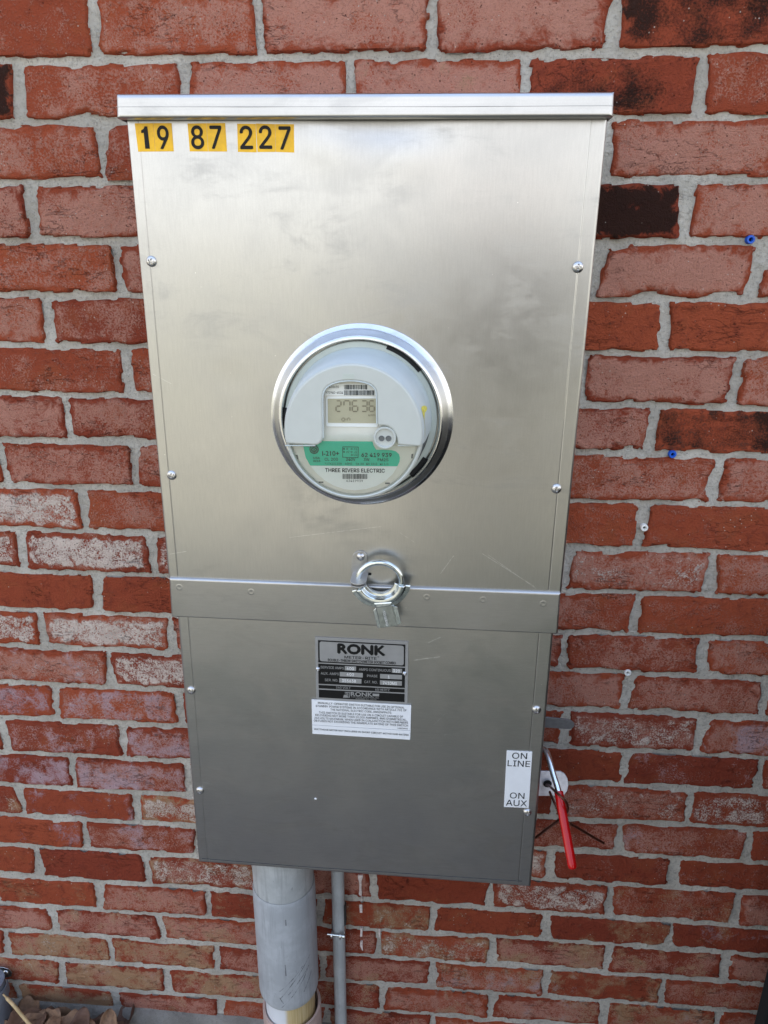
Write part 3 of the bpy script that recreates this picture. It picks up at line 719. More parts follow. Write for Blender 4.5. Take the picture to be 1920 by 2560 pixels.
# nameplate
npl = quad('nameplate', [Nz(152,125), Nz(1443,188), Nz(1430,1055), Nz(168,990)], D1+.0014, .001, M['plate'], cab)
npl['label'] = 'black and silver maker\'s nameplate with two rivets'
def nq(nm, pts, mat, lift): return quad(nm, [Nz(*p) for p in pts], D1+.0014+lift, .0001, mat, npl)
nq('black_panel', [(193,167),(1402,230),(1398,535),(197,475)], M['black'], .0002)
nq('black_panel', [(197,492),(1398,552),(1393,830),(200,770)], M['black'], .0002)
nq('black_panel', [(202,787),(1392,845),(1391,895),(203,833)], M['black'], .0002)
nq('black_panel', [(204,852),(1391,912),(1390,1025),(206,960)], M['black'], .0002)
def rr_pts(q, rad, n=5):
    """rounded quad from 4 pixel corners"""
    out = []
    for i in range(4):
        p = Vector((*q[i], 0)); a = Vector((*q[i-1], 0)); b = Vector((*q[(i+1) % 4], 0))
        pa = p + (a-p).normalized()*rad; pb = p + (b-p).normalized()*rad
        for k in range(n+1):
            t_ = k/n; c = pa*(1-t_)**2 + p*2*t_*(1-t_) + pb*t_*t_; out.append((c.x, c.y))
    return out
nq('title_panel', rr_pts([(215,185),(1381,246),(1378,518),(218,458)], 34), M['plate'], .0004)
for q in [[(563,525),(720,533),(718,592),(563,584)], [(1213,560),(1357,566),(1355,625),(1213,617)], [(494,607),(813,623),(812,685),(494,668)],
          [(1052,635),(1355,650),(1354,712),(1052,697)], [(487,692),(795,706),(793,770),(487,754)], [(1050,722),(1354,737),(1352,798),(1050,783)]]:
    nq('data_field', q, M['plate'], .0004)
def nt(s, bl, br, h, mat='plate', bold=.0, lift=.0004): return text_on(s, bl, br, h, D1+.0014, M[mat], npl, bold, 'lettering', Nz, lift)
nt('RONK', (472,345), (1118,377), 122, 'black', .05, .0006); nt('METER-RITE', (560,420), (1003,440), 36, 'black', .012, .0006); nt('®', (1014,412), (1040,413), 20, 'black', 0, .0006)
nt('DOUBLE-THROW SWITCH/METER SOCKET COMBO', (332,457), (1268,502), 34, 'black', .018, .0006)
nt('SERVICE AMPS', (230,557), (552,572), 33, bold=.01); nt('AMPS CONTINUOUS', (760,588), (1198,605), 33, bold=.01); nt('AUX. AMPS', (232,642), (482,652), 33, bold=.01)
nt('PHASE', (872,676), (1015,682), 33, bold=.01); nt('SER. NO.', (288,733), (472,740), 33, bold=.01); nt('CAT. NO.', (835,760), (1015,767), 33, bold=.01)
for s, bl, br in [('400', (590,578), (690,583)), ('320', (1230,610), (1325,615)), ('400', (590,660), (690,664)), ('1', (1160,695), (1184,696)), ('355638', (525,745), (718,754)), ('7410MS', (1090,778), (1285,788))]:
    nt(s, bl, br, 38, 'stamp', .02, .0006)
nt('240 VOLT', (443,835), (643,845), 30, bold=.01); nt('60 HERTZ', (985,865), (1183,873), 30, bold=.01)
nq('emblem', [(565,885),(640,888),(632,965),(540,962)], M['plate'], .0004)
nt('R', (560,925), (590,926), 30, 'black', .03, .0006); nt('E', (605,922), (632,923), 26, 'black', .03, .0006); nt('T', (600,958), (626,959), 28, 'black', .03, .0006)
nt('RONK', (650,938), (945,947), 52, bold=.03); nq('emblem_bar', [(948,906),(1040,910),(1038,946),(948,942)], M['plate'], .0004)
nt('ELECTRICAL INDUSTRIES, INC.', (652,958), (1040,978), 20); nt('NOKOMIS, ILL. 62075', (715,985), (1000,1000), 18)
for p in [(193,566), (1391,626)]:
    lathe('rivet', [(0, .0022), (.0006, .0020), (.0012, .0024), (.0024, .0016), (.0031, 0)], W(Nz(*p), D1+.0014), M['steel'], npl, 20)
# printed labels
lab = quad('notice_label', [Nz(105,990), Nz(1482,1068), Nz(1472,1418), Nz(112,1338)], D1+.0020, .0008, M['white'], cab); lab['label'] = 'white printed notice label below the nameplate'
def ltx(s, bl, br, h=27, b=.004): return text_on(s, bl, br, h, D1+.0020, M['black'], lab, b, 'lettering', Nz, .0002)
ltx('MANUALLY-OPERATED SWITCH SUITABLE FOR USE IN OPTIONAL', (193,1047), (1388,1115)); ltx('STANDBY POWER SYSTEMS IN ACCORDANCE WITH ARTICLE 702 OF', (163,1090), (1417,1153))
ltx('THE NATIONAL ELECTRIC CODE, ANSI/NFPA70.', (365,1140), (1212,1185)); ltx('THIS SWITCH IS SUITABLE FOR USE ON A CIRCUIT CAPABLE OF', (208,1180), (1370,1240))
ltx('DELIVERING NOT MORE THAN 10,000 AMPERES, RMS SYMMETRICAL,', (158,1215), (1420,1283)); ltx('250 VOLTS MAXIMUM, WHEN USED IN CONJUNCTION WITH BREAKERS', (145,1256), (1437,1323))
ltx('OR FUSES NOT EXCEEDING THE NAMEPLATE RATING OF THIS SWITCH', (137,1293), (1437,1363)); ltx('LABE24960', (1293,1392), (1432,1400), 16)
lab2 = quad('notice_label', [Nz(113,1343), Nz(1472,1424), Nz(1466,1545), Nz(118,1462)], D1+.0020, .0008, M['white'], cab); lab2['label'] = 'narrow white label with one line of small capitals'
text_on('WATTHOUR METER NOT INCLUDED IN SHORT CIRCUIT WITHSTAND RATING', (140,1408), (1445,1490), 22, D1+.0020, M['black'], lab2, .012, 'lettering', Nz, .0002)
lab3 = quad('switch_label', [Hz(130,562), Hz(436,576), Hz(392,1250), Hz(95,1238)], D1+.0012, .0006, M['white'], cab); lab3['label'] = 'white upright label marked ON LINE and ON AUX'
for s, bl, br, h in [('ON', (193,655), (372,662), 70), ('LINE', (138,745), (408,757), 70), ('ON', (165,1132), (340,1140), 68), ('AUX', (118,1220), (370,1232), 70)]:
    text_on(s, bl, br, h, D1+.0012, M['black'], lab3, .002, 'lettering', Hz, .0002)
# small white paint fleck on the lower cover
lathe('paint_fleck', [(0, .0006), (.0014, .0004), (.0018, 0)], W(T(7, 1363, 133), D1), M['white'], cab, 14)

# meter collar
CX, CZ = -.0876, GZ-.4665
lathe('meter_collar', [(.1062, -.001), (.1056, .0012), (.1030, .0022), (.0985, .0075), (.0945, .0150), (.0925, .0172), (.0905, .0172), (.0893, .0150), (.0890, .0), ], (CX, -D0, CZ), M['alu_ring'], cab, 96, smooth=50)

# hasp strap with rivet
hs = prism('hasp', pq([Kz(*p) for p in [(250,330),(258,250),(310,180),(400,145),(490,160),(550,215),(572,300),(560,480),(545,700),(215,700),(225,520)]], D0+.0022), (0, .002, 0), M['alu_b'], cab, bev=.0004)
hz_ = W(Kz(370, 790), D0+.030).z
hx = W(Kz(372, 790), D0+.030).x; hw = .0098
poly = [Vector((hx-hw, -D0, hz_)), Vector((hx-hw, -D0-.026, hz_))] + [Vector((hx-hw*math.cos(a), -D0-.026-hw*math.sin(a), hz_)) for a in np.linspace(.2, math.pi-.2, 12)] + [Vector((hx+hw, -D0-.026, hz_)), Vector((hx+hw, -D0, hz_))]
prism('hasp_tab', poly, (0, 0, -.002), M['alu_b'], hs, bev=.0004)
prism('hasp_washer', [p+Vector((0, -.0006, -.0034)) for p in poly[1:-1]], (0, 0, -.0016), M['alu_h'], hs, bev=.0004)
lathe('rivet', [(0, .0015), (.0010, .0014), (.0014, .0030), (.0032, .0026), (.0050, .0008), (.0052, 0)], W(Kz(428, 262), D0+.0022), M['steel'], hs, 24)
sl = rr_pts([(470,598), (652,598), (652,652), (470,640)], 24); prism('slot', pq([Kz(*p) for p in sl], D0+.0006), (0, .001, 0), M['blackgap'], cab)  # flat black piece stands for the dark inside the slot

# switch handle and its two stop tabs on the cabinet's right side
xr = lBR.x + .004
hpts = [W(Hz(520, 545), .070), W(Hz(575, 548), .074), W(Hz(615, 590), .082), W(Hz(650, 700), .095), W(Hz(690, 850), .110), W(Hz(752, 1050), .128)]
ge = W(Hz(925, 1995), .200)
hd = tube('switch_handle', smooth_path(hpts + [hpts[-1].lerp(ge, .3)], 8), .0042, M['zinc'], cab, 16); hd['label'] = 'bent plated switch rod with red grip'
dirn = (ge-hpts[-1]).normalized(); gp = [hpts[-1]+(ge-hpts[-1])*t_ for t_ in (0, .002, .01, .25, .5, .75, .93, .96, .98, .993, 1.0)]
tube('grip', gp, [.0054, .0060, .0062, .0062, .0062, .0062, .0062, .0058, .0050, .0034, .0010], M['red'], hd, 24)
def stop_tab(nm, pts, dep, tilt, mat, hole=None):
    P_ = pq([Hz(*p) for p in pts], dep); zc = sum(p.z for p in P_)/len(P_)
    P_ = [Vector((p.x, p.y + (p.z-zc)*tilt, p.z)) for p in P_]
    o = prism(nm, P_, (0, .0025, 0), mat, cab, bev=.0005)
    return o
t1 = stop_tab('stop_tab', [(520,152),(612,160),(850,185),(905,200),(940,230),(948,255),(930,285),(890,302),(840,302),(610,285),(520,280)], .060, 0.0, M['tab_shaded'])
t2 = stop_tab('stop_tab', [(440,848),(545,852),(790,860),(840,885),(868,925),(872,975),(850,1025),(810,1055),(770,1062),(530,1058),(440,1055)], .075, .55, M['tab'])
c_ = W(Hz(620, 962), .0785); lathe('tab_hole', [(0, 0), (.0062, 0), (.0064, -.0006)], c_, M['blackgap'], t2, 20)  # black disc painted for the dark of the hole
# ------------------------------------------------------------------ electricity meter (plugged into the collar)
met = thing('electric_meter', (CX, -D0, CZ), 'round pale grey electricity meter with teal label and digital readout', 'meter')
MC = (CX, -D0, CZ)
lathe('base_flange', [(0, .004), (.0872, .004), (.0876, .006), (.0876, .0095), (.0868, .0108), (.0845, .0112), (.080, .0112)], MC, M['m_base'], met, 96)
for a0, a1, r0, r1 in [(-50, -20, .0845, .0884), (82, 98, .0845, .0888), (222, 240, .0835, .0888)]:
    lathe('gap_shade', [(r0, .0117), (r1, .0117), (r1, .009)], MC, M['blackgap'], met, 12, a0=a0, a1=a1)  # flat black arcs stand for shade in the gaps round the flange
lathe('upper_body', [(.0815, .0105), (.0805, .0125), (.0790, .030), (.0765, .060), (.0748, .074), (.0728, .0815), (.0700, .0845)], MC, M['m_side'], met, 64, a0=-98, a1=98)
lathe('lower_body', [(.0800, .0105), (.0790, .0125), (.0782, .020), (.0775, .0205), (.0770, .045), (.0758, .046), (.0752, .062), (.0738, .063), (.0730, .072), (.0715, .073)], MC, M['rib'], met, 64, a0=97, a1=263)
lathe('cover_rim', [(.0735, .070), (.0738, .0765), (.0725, .0805), (.0705, .0815), (.0690, .0800), (.0685, .0765)], MC, M['m_grey'], met, 64, a0=97, a1=263)
FD = D0+.0755
fp = lathe('faceplate', [(0, .0755), (.0690, .0755), (.0692, .07)], MC, M['m_face'], met, 64)
# visor over the upper half, with an arch round the display
VD = D0+.0850
vc = Vector((CX, -VD, CZ)); RO = .0727
zb_ = W(Mz(730, 1084), VD).z - CZ
a_ = math.asin(-zb_/RO)
arc = [Vector((CX + RO*math.cos(t_), -VD, CZ + RO*math.sin(t_))) for t_ in np.linspace(math.pi+a_, -a_, 60)]
inner = [(1122,1083),(1116,1030),(1100,985),(1070,945),(1030,920),(985,915),(955,922),(942,895),(940,720),(938,650),(928,605),(905,575),(870,553),(800,534),(720,526),(640,531),(570,548),(520,573),(490,605),(475,650),(472,720),(478,985),(474,1025),(458,1060),(430,1080),(400,1084)]
vis_ = prism('visor', arc + pq([Mz(*p) for p in inner], VD), (0, .0085, 0), M['m_grey'], met, smooth=40, bev=.0022)
vis_.modifiers['bevel'].segments = 3
quad('maker_tag', rr_pts([Mz(645,467), Mz(745,465), Mz(745,510), Mz(647,512)], 2), VD+.0004, .0006, M['m_base'], vis_)
# arch trim round the display recess
tr = [W(Mz(*p), VD-.0005) for p in [(478,1020),(474,720),(476,650),(492,605),(522,573),(572,548),(640,532),(720,527),(800,535),(868,553),(903,575),(926,605),(936,650),(938,720),(940,895)]]
tube('arch_trim', smooth_path(tr, 4), .0007, M['m_side'], vis_, 8)
tube('visor_lip', [W(Mz(x, 1085), VD-.002) for x in (150, 280, 410)], .0008, M['m_side'], vis_, 8); tube('visor_lip', [W(Mz(x, 1085), VD-.002) for x in (1122, 1220, 1315)], .0008, M['m_side'], vis_, 8)
def fq(nm, pts, mat, lift=.0003, fn=Mz): return quad(nm, [fn(*p) for p in pts], FD+lift, .0002, mat, fp)
def ft(s, bl, br, h, mat='teal_ink', b=.015, lift=.0008): return text_on(s, bl, br, h, FD, M[mat], fp, b, 'lettering', Mz, lift)
fq('teal_label', [(300,1060),(312,1130),(326,1190),(365,1258),(1118,1264),(1136,1225),(1140,1190),(1132,1160),(1105,1135),(1070,1125),(935,1120),(912,1085),(903,1050),(440,1046)], M['teal'], .0004)
cen = W(Mz(735, 1000), FD)
wl_ = [(365,1259),(420,1325),(490,1385),(570,1432),(660,1462),(750,1472),(850,1460),(940,1432),(1020,1385),(1078,1330),(1118,1265)]
fq('white_label', wl_, M['m_label'], .0005)
fq('serial_strip', [(480,550),(940,550),(940,652),(488,652)], M['m_label'], .0004)
ft('638630', (530,588), (612,588), 20, b=.0); ft('Y72940-401K', (498,636), (648,637), 20, b=.0)
def barcode(x0, x1, y0, y1, n, seed):
    r = random.Random(seed); V = []; F = []; x = x0
    cuts = []; tot = 0
    for i in range(n): w1, w2 = r.choice([1, 1, 2, 3]), r.choice([1, 1, 2]); cuts.append((tot, tot+w1)); tot += w1+w2
    for a, b in cuts:
        xa, xb = x0+(x1-x0)*a/tot, x0+(x1-x0)*b/tot; q = len(V)
        V += pq([Mz(xa, y0), Mz(xb, y0), Mz(xb, y1), Mz(xa, y1)], FD+.0008); F.append((q, q+1, q+2, q+3))
    return obj('barcode', V, F, M['teal_ink'], fp)
barcode(658, 862, 560, 600, 24, 1); barcode(658, 922, 608, 650, 30, 2); barcode(643, 860, 1330, 1374, 30, 3)
fq('display_bezel', rr_pts([(503,660),(948,658),(948,925),(503,920)], 18), M['m_label'], .0008)
lcd = fq('display', rr_pts([(515,680),(936,678),(936,892),(518,888)], 8), M['lcd'], .0012)
SEG = {'2': 'abged', '7': 'abcf', '6': 'afgedc', '3': 'abgcd', 'o': 'gcde', 'n': 'gce'}
def seven(ch, x0, x1, y0, y1, w_):
    ym = (y0+y1)/2; sl_ = (y1-y0)*.05
    L = {'a': ((x0, y0), (x1, y0)), 'b': ((x1, y0), (x1, ym)), 'c': ((x1, ym), (x1, y1)), 'd': ((x0, y1), (x1, y1)), 'e': ((x0, ym), (x0, y1)), 'f': ((x0, y0), (x0, ym)), 'g': ((x0, ym), (x1, ym))}
    V = []; F = []
    for s_ in SEG[ch]:
        (ax, ay), (bx, by) = L[s_]; dx, dy = bx-ax, by-ay; l_ = math.hypot(dx, dy); dx /= l_; dy /= l_
        ax += dx*w_*.35; ay += dy*w_*.35; bx -= dx*w_*.35; by -= dy*w_*.35; nx1, ny1 = -dy*w_/2, dx*w_/2; q = len(V)
        h_ = w_*.4
        pts = [(ax, ay), (ax+dx*h_+nx1, ay+dy*h_+ny1), (bx-dx*h_+nx1, by-dy*h_+ny1), (bx, by), (bx-dx*h_-nx1, by-dy*h_-ny1), (ax+dx*h_-nx1, ay+dy*h_-ny1)]
        V += pq([Mz(*p) for p in pts], FD+.0016); F.append(tuple(range(q, q+6)))
    return obj('digit', V, F, M['lcd_ink'], fp)
for ch, x0, x1 in [('2', 588, 630), ('7', 656, 708), ('6', 728, 775), ('3', 808, 856), ('6', 874, 918)]: seven(ch, x0, x1, 698, 790, 11)
seven('o', 638, 664, 822, 872, 7); seven('n', 684, 708, 822, 872, 7); ft('kWh', (868, 830), (925, 830), 16, 'lcd_ink', 0, .0016)
ft('I-210+', (470,1172), (615,1172), 38, b=.012); ft('USA', (392,1200), (448,1200), 17); ft('0215', (392,1226), (452,1226), 17)
ft('62 419 939', (808,1182), (1068,1184), 33, b=.02); ft('CL 200', (490,1215), (605,1215), 24, b=.01); ft('240V', (675,1216), (755,1217), 24, b=.01)
ft('3W', (827,1218), (877,1218), 24, b=.01); ft('FM2S', (948,1220), (1040,1220), 24, b=.01)
ft('727X221108', (490,1250), (637,1250), 17, b=0); ft('60HZ', (667,1250), (728,1250), 17, b=0); ft('TA 30', (757,1252), (827,1252), 17, b=0); ft('Kh 10.0', (850,1252), (943,1252), 17, b=0); ft('Kt 1.0', (968,1253), (1040,1253), 17, b=0)
ft('THREE RIVERS ELECTRIC', (495,1312), (1008,1318), 31, b=.022); ft('62419939', (677,1398), (820,1400), 19, b=0)
# terminal diagram box
for q in [[(643,1094),(782,1096),(782,1100),(643,1098)], [(643,1184),(780,1187),(780,1191),(643,1188)], [(643,1094),(647,1094),(647,1188),(643,1188)], [(778,1096),(782,1096),(780,1190),(776,1190)]]: fq('diagram_line', q, M['teal_ink'], .0008)
for s_, bl, br in [('F2', (744,1124), (770,1124)), ('V2', (675,1149), (703,1149)), ('J2', (744,1150), (770,1150)), ('U2', (742,1175), (772,1175))]: ft(s_, bl, br, 17, b=.0)
mp = (W(Mz(110, 0), FD)-W(Mz(10, 0), FD)).length/100
for x, y in [(657,1114), (657,1140)]: lathe('diagram_dot', [(0, 0), (7*mp, 0)], W(Mz(x, y), FD+.0009), M['teal_ink'], fp, 12)
for x, y in [(685,1114), (722,1115), (722,1140), (725,1166)]: lathe('diagram_ring', [(5*mp, 0), (8*mp, 0)], W(Mz(x, y), FD+.0009), M['teal_ink'], fp, 14)
# round monogram badge
lathe('badge', [(34*mp, 0), (42*mp, 0)], W(Mz(398, 1118), FD+.0008), M['teal_ink'], fp, 28)
lathe('badge', [(0, 0), (30*mp, 0)], W(Mz(398, 1118), FD+.00075), M['teal_ink'], fp, 28)
for k_, (dx, dy) in enumerate([(-12, -8), (11, -10), (-10, 10), (12, 9)]): lathe('badge_scroll', [(7*mp, 0), (10*mp, 0)], W(Mz(398+dx, 1118+dy), FD+.0009), M['teal'], fp, 14)
for q in [[(238,1165),(255,1165),(264,1203),(250,1205)], [(1240,1158),(1256,1157),(1250,1195),(1236,1197)], [(438,1396),(478,1396),(478,1408),(438,1408)], [(1012,1405),(1052,1405),(1052,1418),(1012,1418)]]: fq('slot', q, M['rib'], .0004)
# optical port
pc = W(Mz(1010, 1018), VD-.001); 
port = lathe('optical_port', [(98*mp, -.008), (100*mp, .0), (96*mp, .0012), (84*mp, .0012), (80*mp, .0), (78*mp, -.001), (0, -.001)], pc, M['m_grey'], met, 40)
for x in (981, 1041): lathe('port_window', [(0, .0002), (20*mp, .0002), (24*mp, .0006), (26*mp, 0)], W(Mz(x, 1024), VD-.0016), M['rib'], port, 20)
# clear front over the lower half
lathe('clear_cover', [(.0, .0805), (.0690, .0805)], MC, M['clear'], met, 48, a0=97.5, a1=262.5)
# yellow inspection mark
ym = [(1320,765),(1328,745),(1350,738),(1372,748),(1376,770),(1366,790),(1356,800),(1352,860),(1348,940),(1340,1010),(1336,1010),(1340,930),(1338,860),(1332,800),(1322,785)]
bh = np.linspace(.0125, .074, 90); brr = np.interp(bh, [.0105, .0125, .030, .060, .074], [.0815, .0805, .0790, .0765, .0748])+.0003
bt = np.linspace(R_(-60), R_(90), 240); HH, TT = np.meshgrid(bh, bt); RR = np.interp(HH, bh, brr)
BX = np.stack([CX+RR*np.cos(TT), -D0-HH, CZ+RR*np.sin(TT)], -1); dv = BX-CAM; qq = dv@AX_F
BU, BV = 960+FPX*(dv@AX_R)/qq, 1280+FPX*(dv@AX_D)/qq
def on_body(p):
    e = (BU-p[0])**2+(BV-p[1])**2; i = np.unravel_index(np.argmin(e), e.shape); return Vector(BX[i].tolist())
cy0 = on_body(Mz(1346, 770))
yp = [on_body(Mz(*p)) for p in ym]; yc = on_body(Mz(1346, 800)); nY = len(yp)
obj('paint_mark', yp+[yc], [(i, (i+1) % nY, nY) for i in range(nY)], M['mustard'], met)

# ------------------------------------------------------------------ ring lock hanging in the hasp
LD = D0+.018
lc = W(Kz(825, 770), LD); LR = (W(Kz(1275, 770), LD)-lc).length
lock = thing('ring_lock', lc, 'zinc plated ring lock with stamped collar hanging from the cabinet hasp', 'lock')
ringp = [lc + Vector((math.cos(a)*LR, 0, math.sin(a)*LR*.93)) for a in np.linspace(R_(-12), R_(208), 60)]
tube('shackle', ringp, .0035, M['zinc'], lock, 16)
prof = [(.0108, -.006), (.0108, -.0008), (.0104, 0), (.0058, .0004), (.0050, .0012), (.0044, .0036), (.0028, .0056), (0, .0062), (-.0028, .0056), (-.0044, .0036), (-.0050, .0012), (-.0058, .0004), (-.0086, 0), (-.0090, -.0008), (-.0090, -.006)]
V = []; F = []; AN = np.linspace(R_(204), R_(353), 40); k = len(prof)
for a in AN:
    for dr, h in prof: V.append(lc + Vector((math.cos(a)*(LR*1.02+dr), -h, math.sin(a)*(LR*.97+dr))))
for i in range(len(AN)-1):
    for q in range(k-1): F.append((i*k+q, (i+1)*k+q, (i+1)*k+q+1, i*k+q+1))
ch = fixn(obj('collar_channel', V, F, M['zinc'], lock, 35)); so = ch.modifiers.new('thick', 'SOLIDIFY'); so.thickness = .0009; so.offset = -1
prism('lock_body', pq([Kz(*p) for p in [(748,1300),(1070,1268),(1125,1480),(1190,1690),(1180,1702),(860,1742),(845,1735),(800,1560)]], LD+.0062), (0, .010, 0), M['zinc_d'], lock, bev=.0012)
prism('lock_body_seam', pq([Kz(*p) for p in [(690,1225),(1075,1200),(1080,1290),(750,1345),(720,1300)]], LD+.0066), (0, .006, 0), M['zinc'], lock, bev=.0018)
prism('side_flange', pq([Kz(*p) for p in [(690,1380),(745,1330),(850,1740),(775,1735)]], LD+.001), (0, .0016, 0), M['zinc'], lock, bev=.0004)
prism('side_flange', pq([Kz(*p) for p in [(1085,1275),(1190,1310),(1275,1640),(1195,1690)]], LD+.001), (0, .0016, 0), M['zinc'], lock, bev=.0004)

ov = lambda x, y: (930 + x/20.74, 1510 + y/20.74)
oval = [W(ov(690+120*math.cos(a)*1.0 + 110*math.sin(a), 720 + 420*math.sin(a)), LD+.0068) for a in np.linspace(0, 2*math.pi, 40)]
tube('stamped_oval', oval, .00016, M['zinc'], lock, 6)
A_, B_ = W(ov(800, 1110), LD+.0068), W(ov(610, 380), LD+.0068); Vt, Ft = text_geo('OVERLOS')
tx0, tx1 = min(v[0] for v in Vt), max(v[0] for v in Vt); ex_ = B_-A_; ez_ = Vector((-ex_.z, 0, ex_.x)).normalized()
obj('stamped_lettering', [A_ + ex_*((v[0]-tx0)/(tx1-tx0)) + ez_*((v[1]/CAPH-.5)*.0028) for v in Vt], Ft, M['stamp'], lock)

# ------------------------------------------------------------------ twisted copper tie on the handle
def onH(x, y, d): return W(Hz(x, y), d)
wire = thing('copper_wire', onH(620, 965, .08), 'dark tarnished copper wire twisted round the red handle', 'wire')
wp = [onH(480, 1605, .085), onH(600, 1510, .100), onH(735, 1410, .130), onH(845, 1310, .140), onH(862, 1250, .150), onH(835, 1170, .155), onH(760, 1095, .150), onH(690, 1030, .130), onH(640, 985, .095), onH(610, 972, .082), onH(618, 985, .070), onH(660, 1090, .085), onH(710, 1200, .100), onH(790, 1340, .110), onH(870, 1425, .125), onH(1000, 1500, .120), onH(1150, 1590, .112), onH(1295, 1672, .105)]
tube('strand', smooth_path(wp, 8), .0019, M['copper'], wire, 10)

# ------------------------------------------------------------------ conduits
def at_wall(p, y): return W(p, y)
cy_ = .078
pL, pR = W(Cz(200, 1000), cy_), W(Cz(888, 1000), cy_); cr_ = (pR-pL).length/2*.985; ccx = (pL.x+pR.x)/2
def zof(y): return W(Cz(520, y), cy_+cr_*.98).z
z_top = lBL.z+.03; z_ring = zof(575); z_end = zof(1790); z_out = zof(1900)
con = thing('pvc_conduit', (ccx, -cy_, 0), 'thick grey plastic conduit running from the cabinet into the ground', 'pipe')
UPZ = dict(axis=(0, 0, 1), up=(0, -1, 0))
dxt = .0045
lathe('upper_coupling', [(cr_*.93, z_ring-.005), (cr_*.955, z_ring), (cr_*.96, z_ring+.002), (cr_*.98, z_top)], (ccx, -cy_, 0), M['pvc2'], con, 64, **UPZ)
def cyl(px_, r):
    d = AX_R*((px_[0]-960)/FPX) + AX_D*((px_[1]-1280)/FPX) + AX_F
    ox, oy = CAM[0]-ccx, CAM[1]+cy_; a = d[0]**2+d[1]**2; b = 2*(ox*d[0]+oy*d[1]); c = ox*ox+oy*oy-r*r
    t_ = (-b-math.sqrt(max(0, b*b-4*a*c)))/(2*a); return tuple(CAM + d*t_)
SCP = []
for pts_ in ([(480,1750),(620,1600),(740,1400),(790,1260)], [(470,1640),(600,1480),(720,1300),(800,1140)], [(460,1560),(600,1430),(720,1270)], [(560,1600),(690,1430),(770,1300)], [(500,1700),(460,1640)], [(740,1560),(800,1400),(825,1310)], [(525,740),(530,800)], [(520,1260),(530,1380)]):
    for a_, b_ in zip(pts_[:-1], pts_[1:]): SCP.append((cyl(Cz(*a_), cr_), cyl(Cz(*b_), cr_), .0008))
M['pvc'] = pvc('scuffed_grey_pvc', (.37, .39, .405), .5, SCP)
lathe('sleeve', [(cr_*.86, z_end+.002), (cr_*.95, z_end-.001), (cr_*.985, z_end+.003), (cr_, z_end+.010), (cr_, z_ring-.03), (cr_*.995, z_ring-.010), (cr_*.985, z_ring-.002), (cr_*.97, z_ring+.0004), (cr_*.93, z_ring-.002)], (ccx, -cy_, 0), M['pvc'], con, 64, **UPZ)
lathe('inner_pipe', [(cr_*.84, -.2), (cr_*.84, z_end+.02)], (ccx+.001, -cy_, 0), M['glue'], con, 64, **UPZ)
oz = z_end - .045
lathe('outer_pipe', [(cr_*.90, -.2), (cr_*.90, oz-.0015), (cr_*.915, oz), (cr_*.985, oz), (cr_*1.0, oz-.002), (cr_*1.0, -.2)], (ccx+.003, -cy_, 0), M['sand'], con, 64, **UPZ)
s_y = .024
qL, qR = W(Cz(1064, 700), s_y), W(Cz(1207, 700), s_y); sr = (qR-qL).length/2; scx = (qL.x+qR.x)/2
sc_ = thing('slim_conduit', (scx, -s_y, 0), 'slim grey conduit with a bolted clamp running down the brick wall', 'pipe')
tube('pipe', [(scx, -s_y, z_) for z_ in (-.15, .3, lBR.z+.06)], sr, M['pvc2'], sc_, 28)
zc_ = W(Cz(1130, 885), s_y+sr).z
lathe('clamp', [(sr+.0002, -.006), (sr+.0016, -.006), (sr+.0016, .006), (sr+.0002, .006)], (scx, -s_y, zc_+.004), M['zinc'], sc_, 28, a0=60, a1=300, **UPZ)
prism('clamp_leg', [(scx+sr*.86, -s_y-.004, zc_+.010), (scx+sr+.0022, -s_y-.004, zc_+.010), (scx+sr+.0022, -s_y-.004, zc_+.052), (scx+sr*.86, -s_y-.004, zc_+.056)], (0, .010, 0), M['dkmetal'], sc_)
by = -s_y-sr-.004
tube('clamp_bolt', [(scx-sr-.007, by, zc_), (scx+sr*.9, by, zc_-.002)], .0017, M['zinc'], sc_, 12)
for xx in (scx-sr*.95, scx+sr*.45): tube('clamp_ear', [(xx-.0008, by, zc_-.0008), (xx+.0010, by, zc_-.0008)], .0064, M['steel'], sc_, 16)
tube('bolt_head', [(scx+sr*.78, by, zc_-.002), (scx+sr*.80, by, zc_-.002), (scx+sr*1.1, by, zc_-.0022), (scx+sr*1.14, by, zc_-.0022)], [.0028, .0038, .0038, .0028], M['zinc'], sc_, 14)
# conduit at the left, held by a strap
l_y = .040; lr = .030
lx = W(Lz(118, 800), l_y).x - lr
lcd_ = thing('strapped_conduit', (lx, -l_y, 0), 'dark grey plastic conduit with a screwed strap by the dead leaves', 'pipe')
lz = W(Lz(70, 330), .004).z
tube('pipe', [(lx, -l_y, z_) for z_ in (-.15, .05, lz+.02)], lr*.93, M['pvc3'], lcd_, 32)
lathe('pipe_socket', [(lr*.93, -.1), (lr*1.02, -.1), (lr*1.04, lz-.105), (lr*1.0, lz-.1), (lr*.93, lz-.1)], (lx, -l_y, 0), M['pvc3'], lcd_, 32, **UPZ)
sx0 = W(Lz(70, 330), .004).x
prism('strap', [(lx-.02, -.004, lz+.013), (sx0-.004, -.004, lz+.013), (sx0+.006, -.004, lz+.010), (sx0+.012, -.004, lz+.002), (sx0+.010, -.004, lz-.008), (sx0, -.004, lz-.013), (lx-.02, -.004, lz-.014)], (0, .0018, 0), M['zinc'], lcd_, bev=.0004)
lathe('strap', [(lr+.0004, -.012), (lr+.002, -.012), (lr+.002, .012), (lr+.0004, .012)], (lx, -l_y, lz-.002), M['pvc3'], lcd_, 32, a0=-120, a1=120, **UPZ)
lathe('strap_screw', [(0, .0035), (.003, .0032), (.0052, .0012), (.0056, 0)], (sx0, -.004, lz), M['steel'], lcd_, 18)
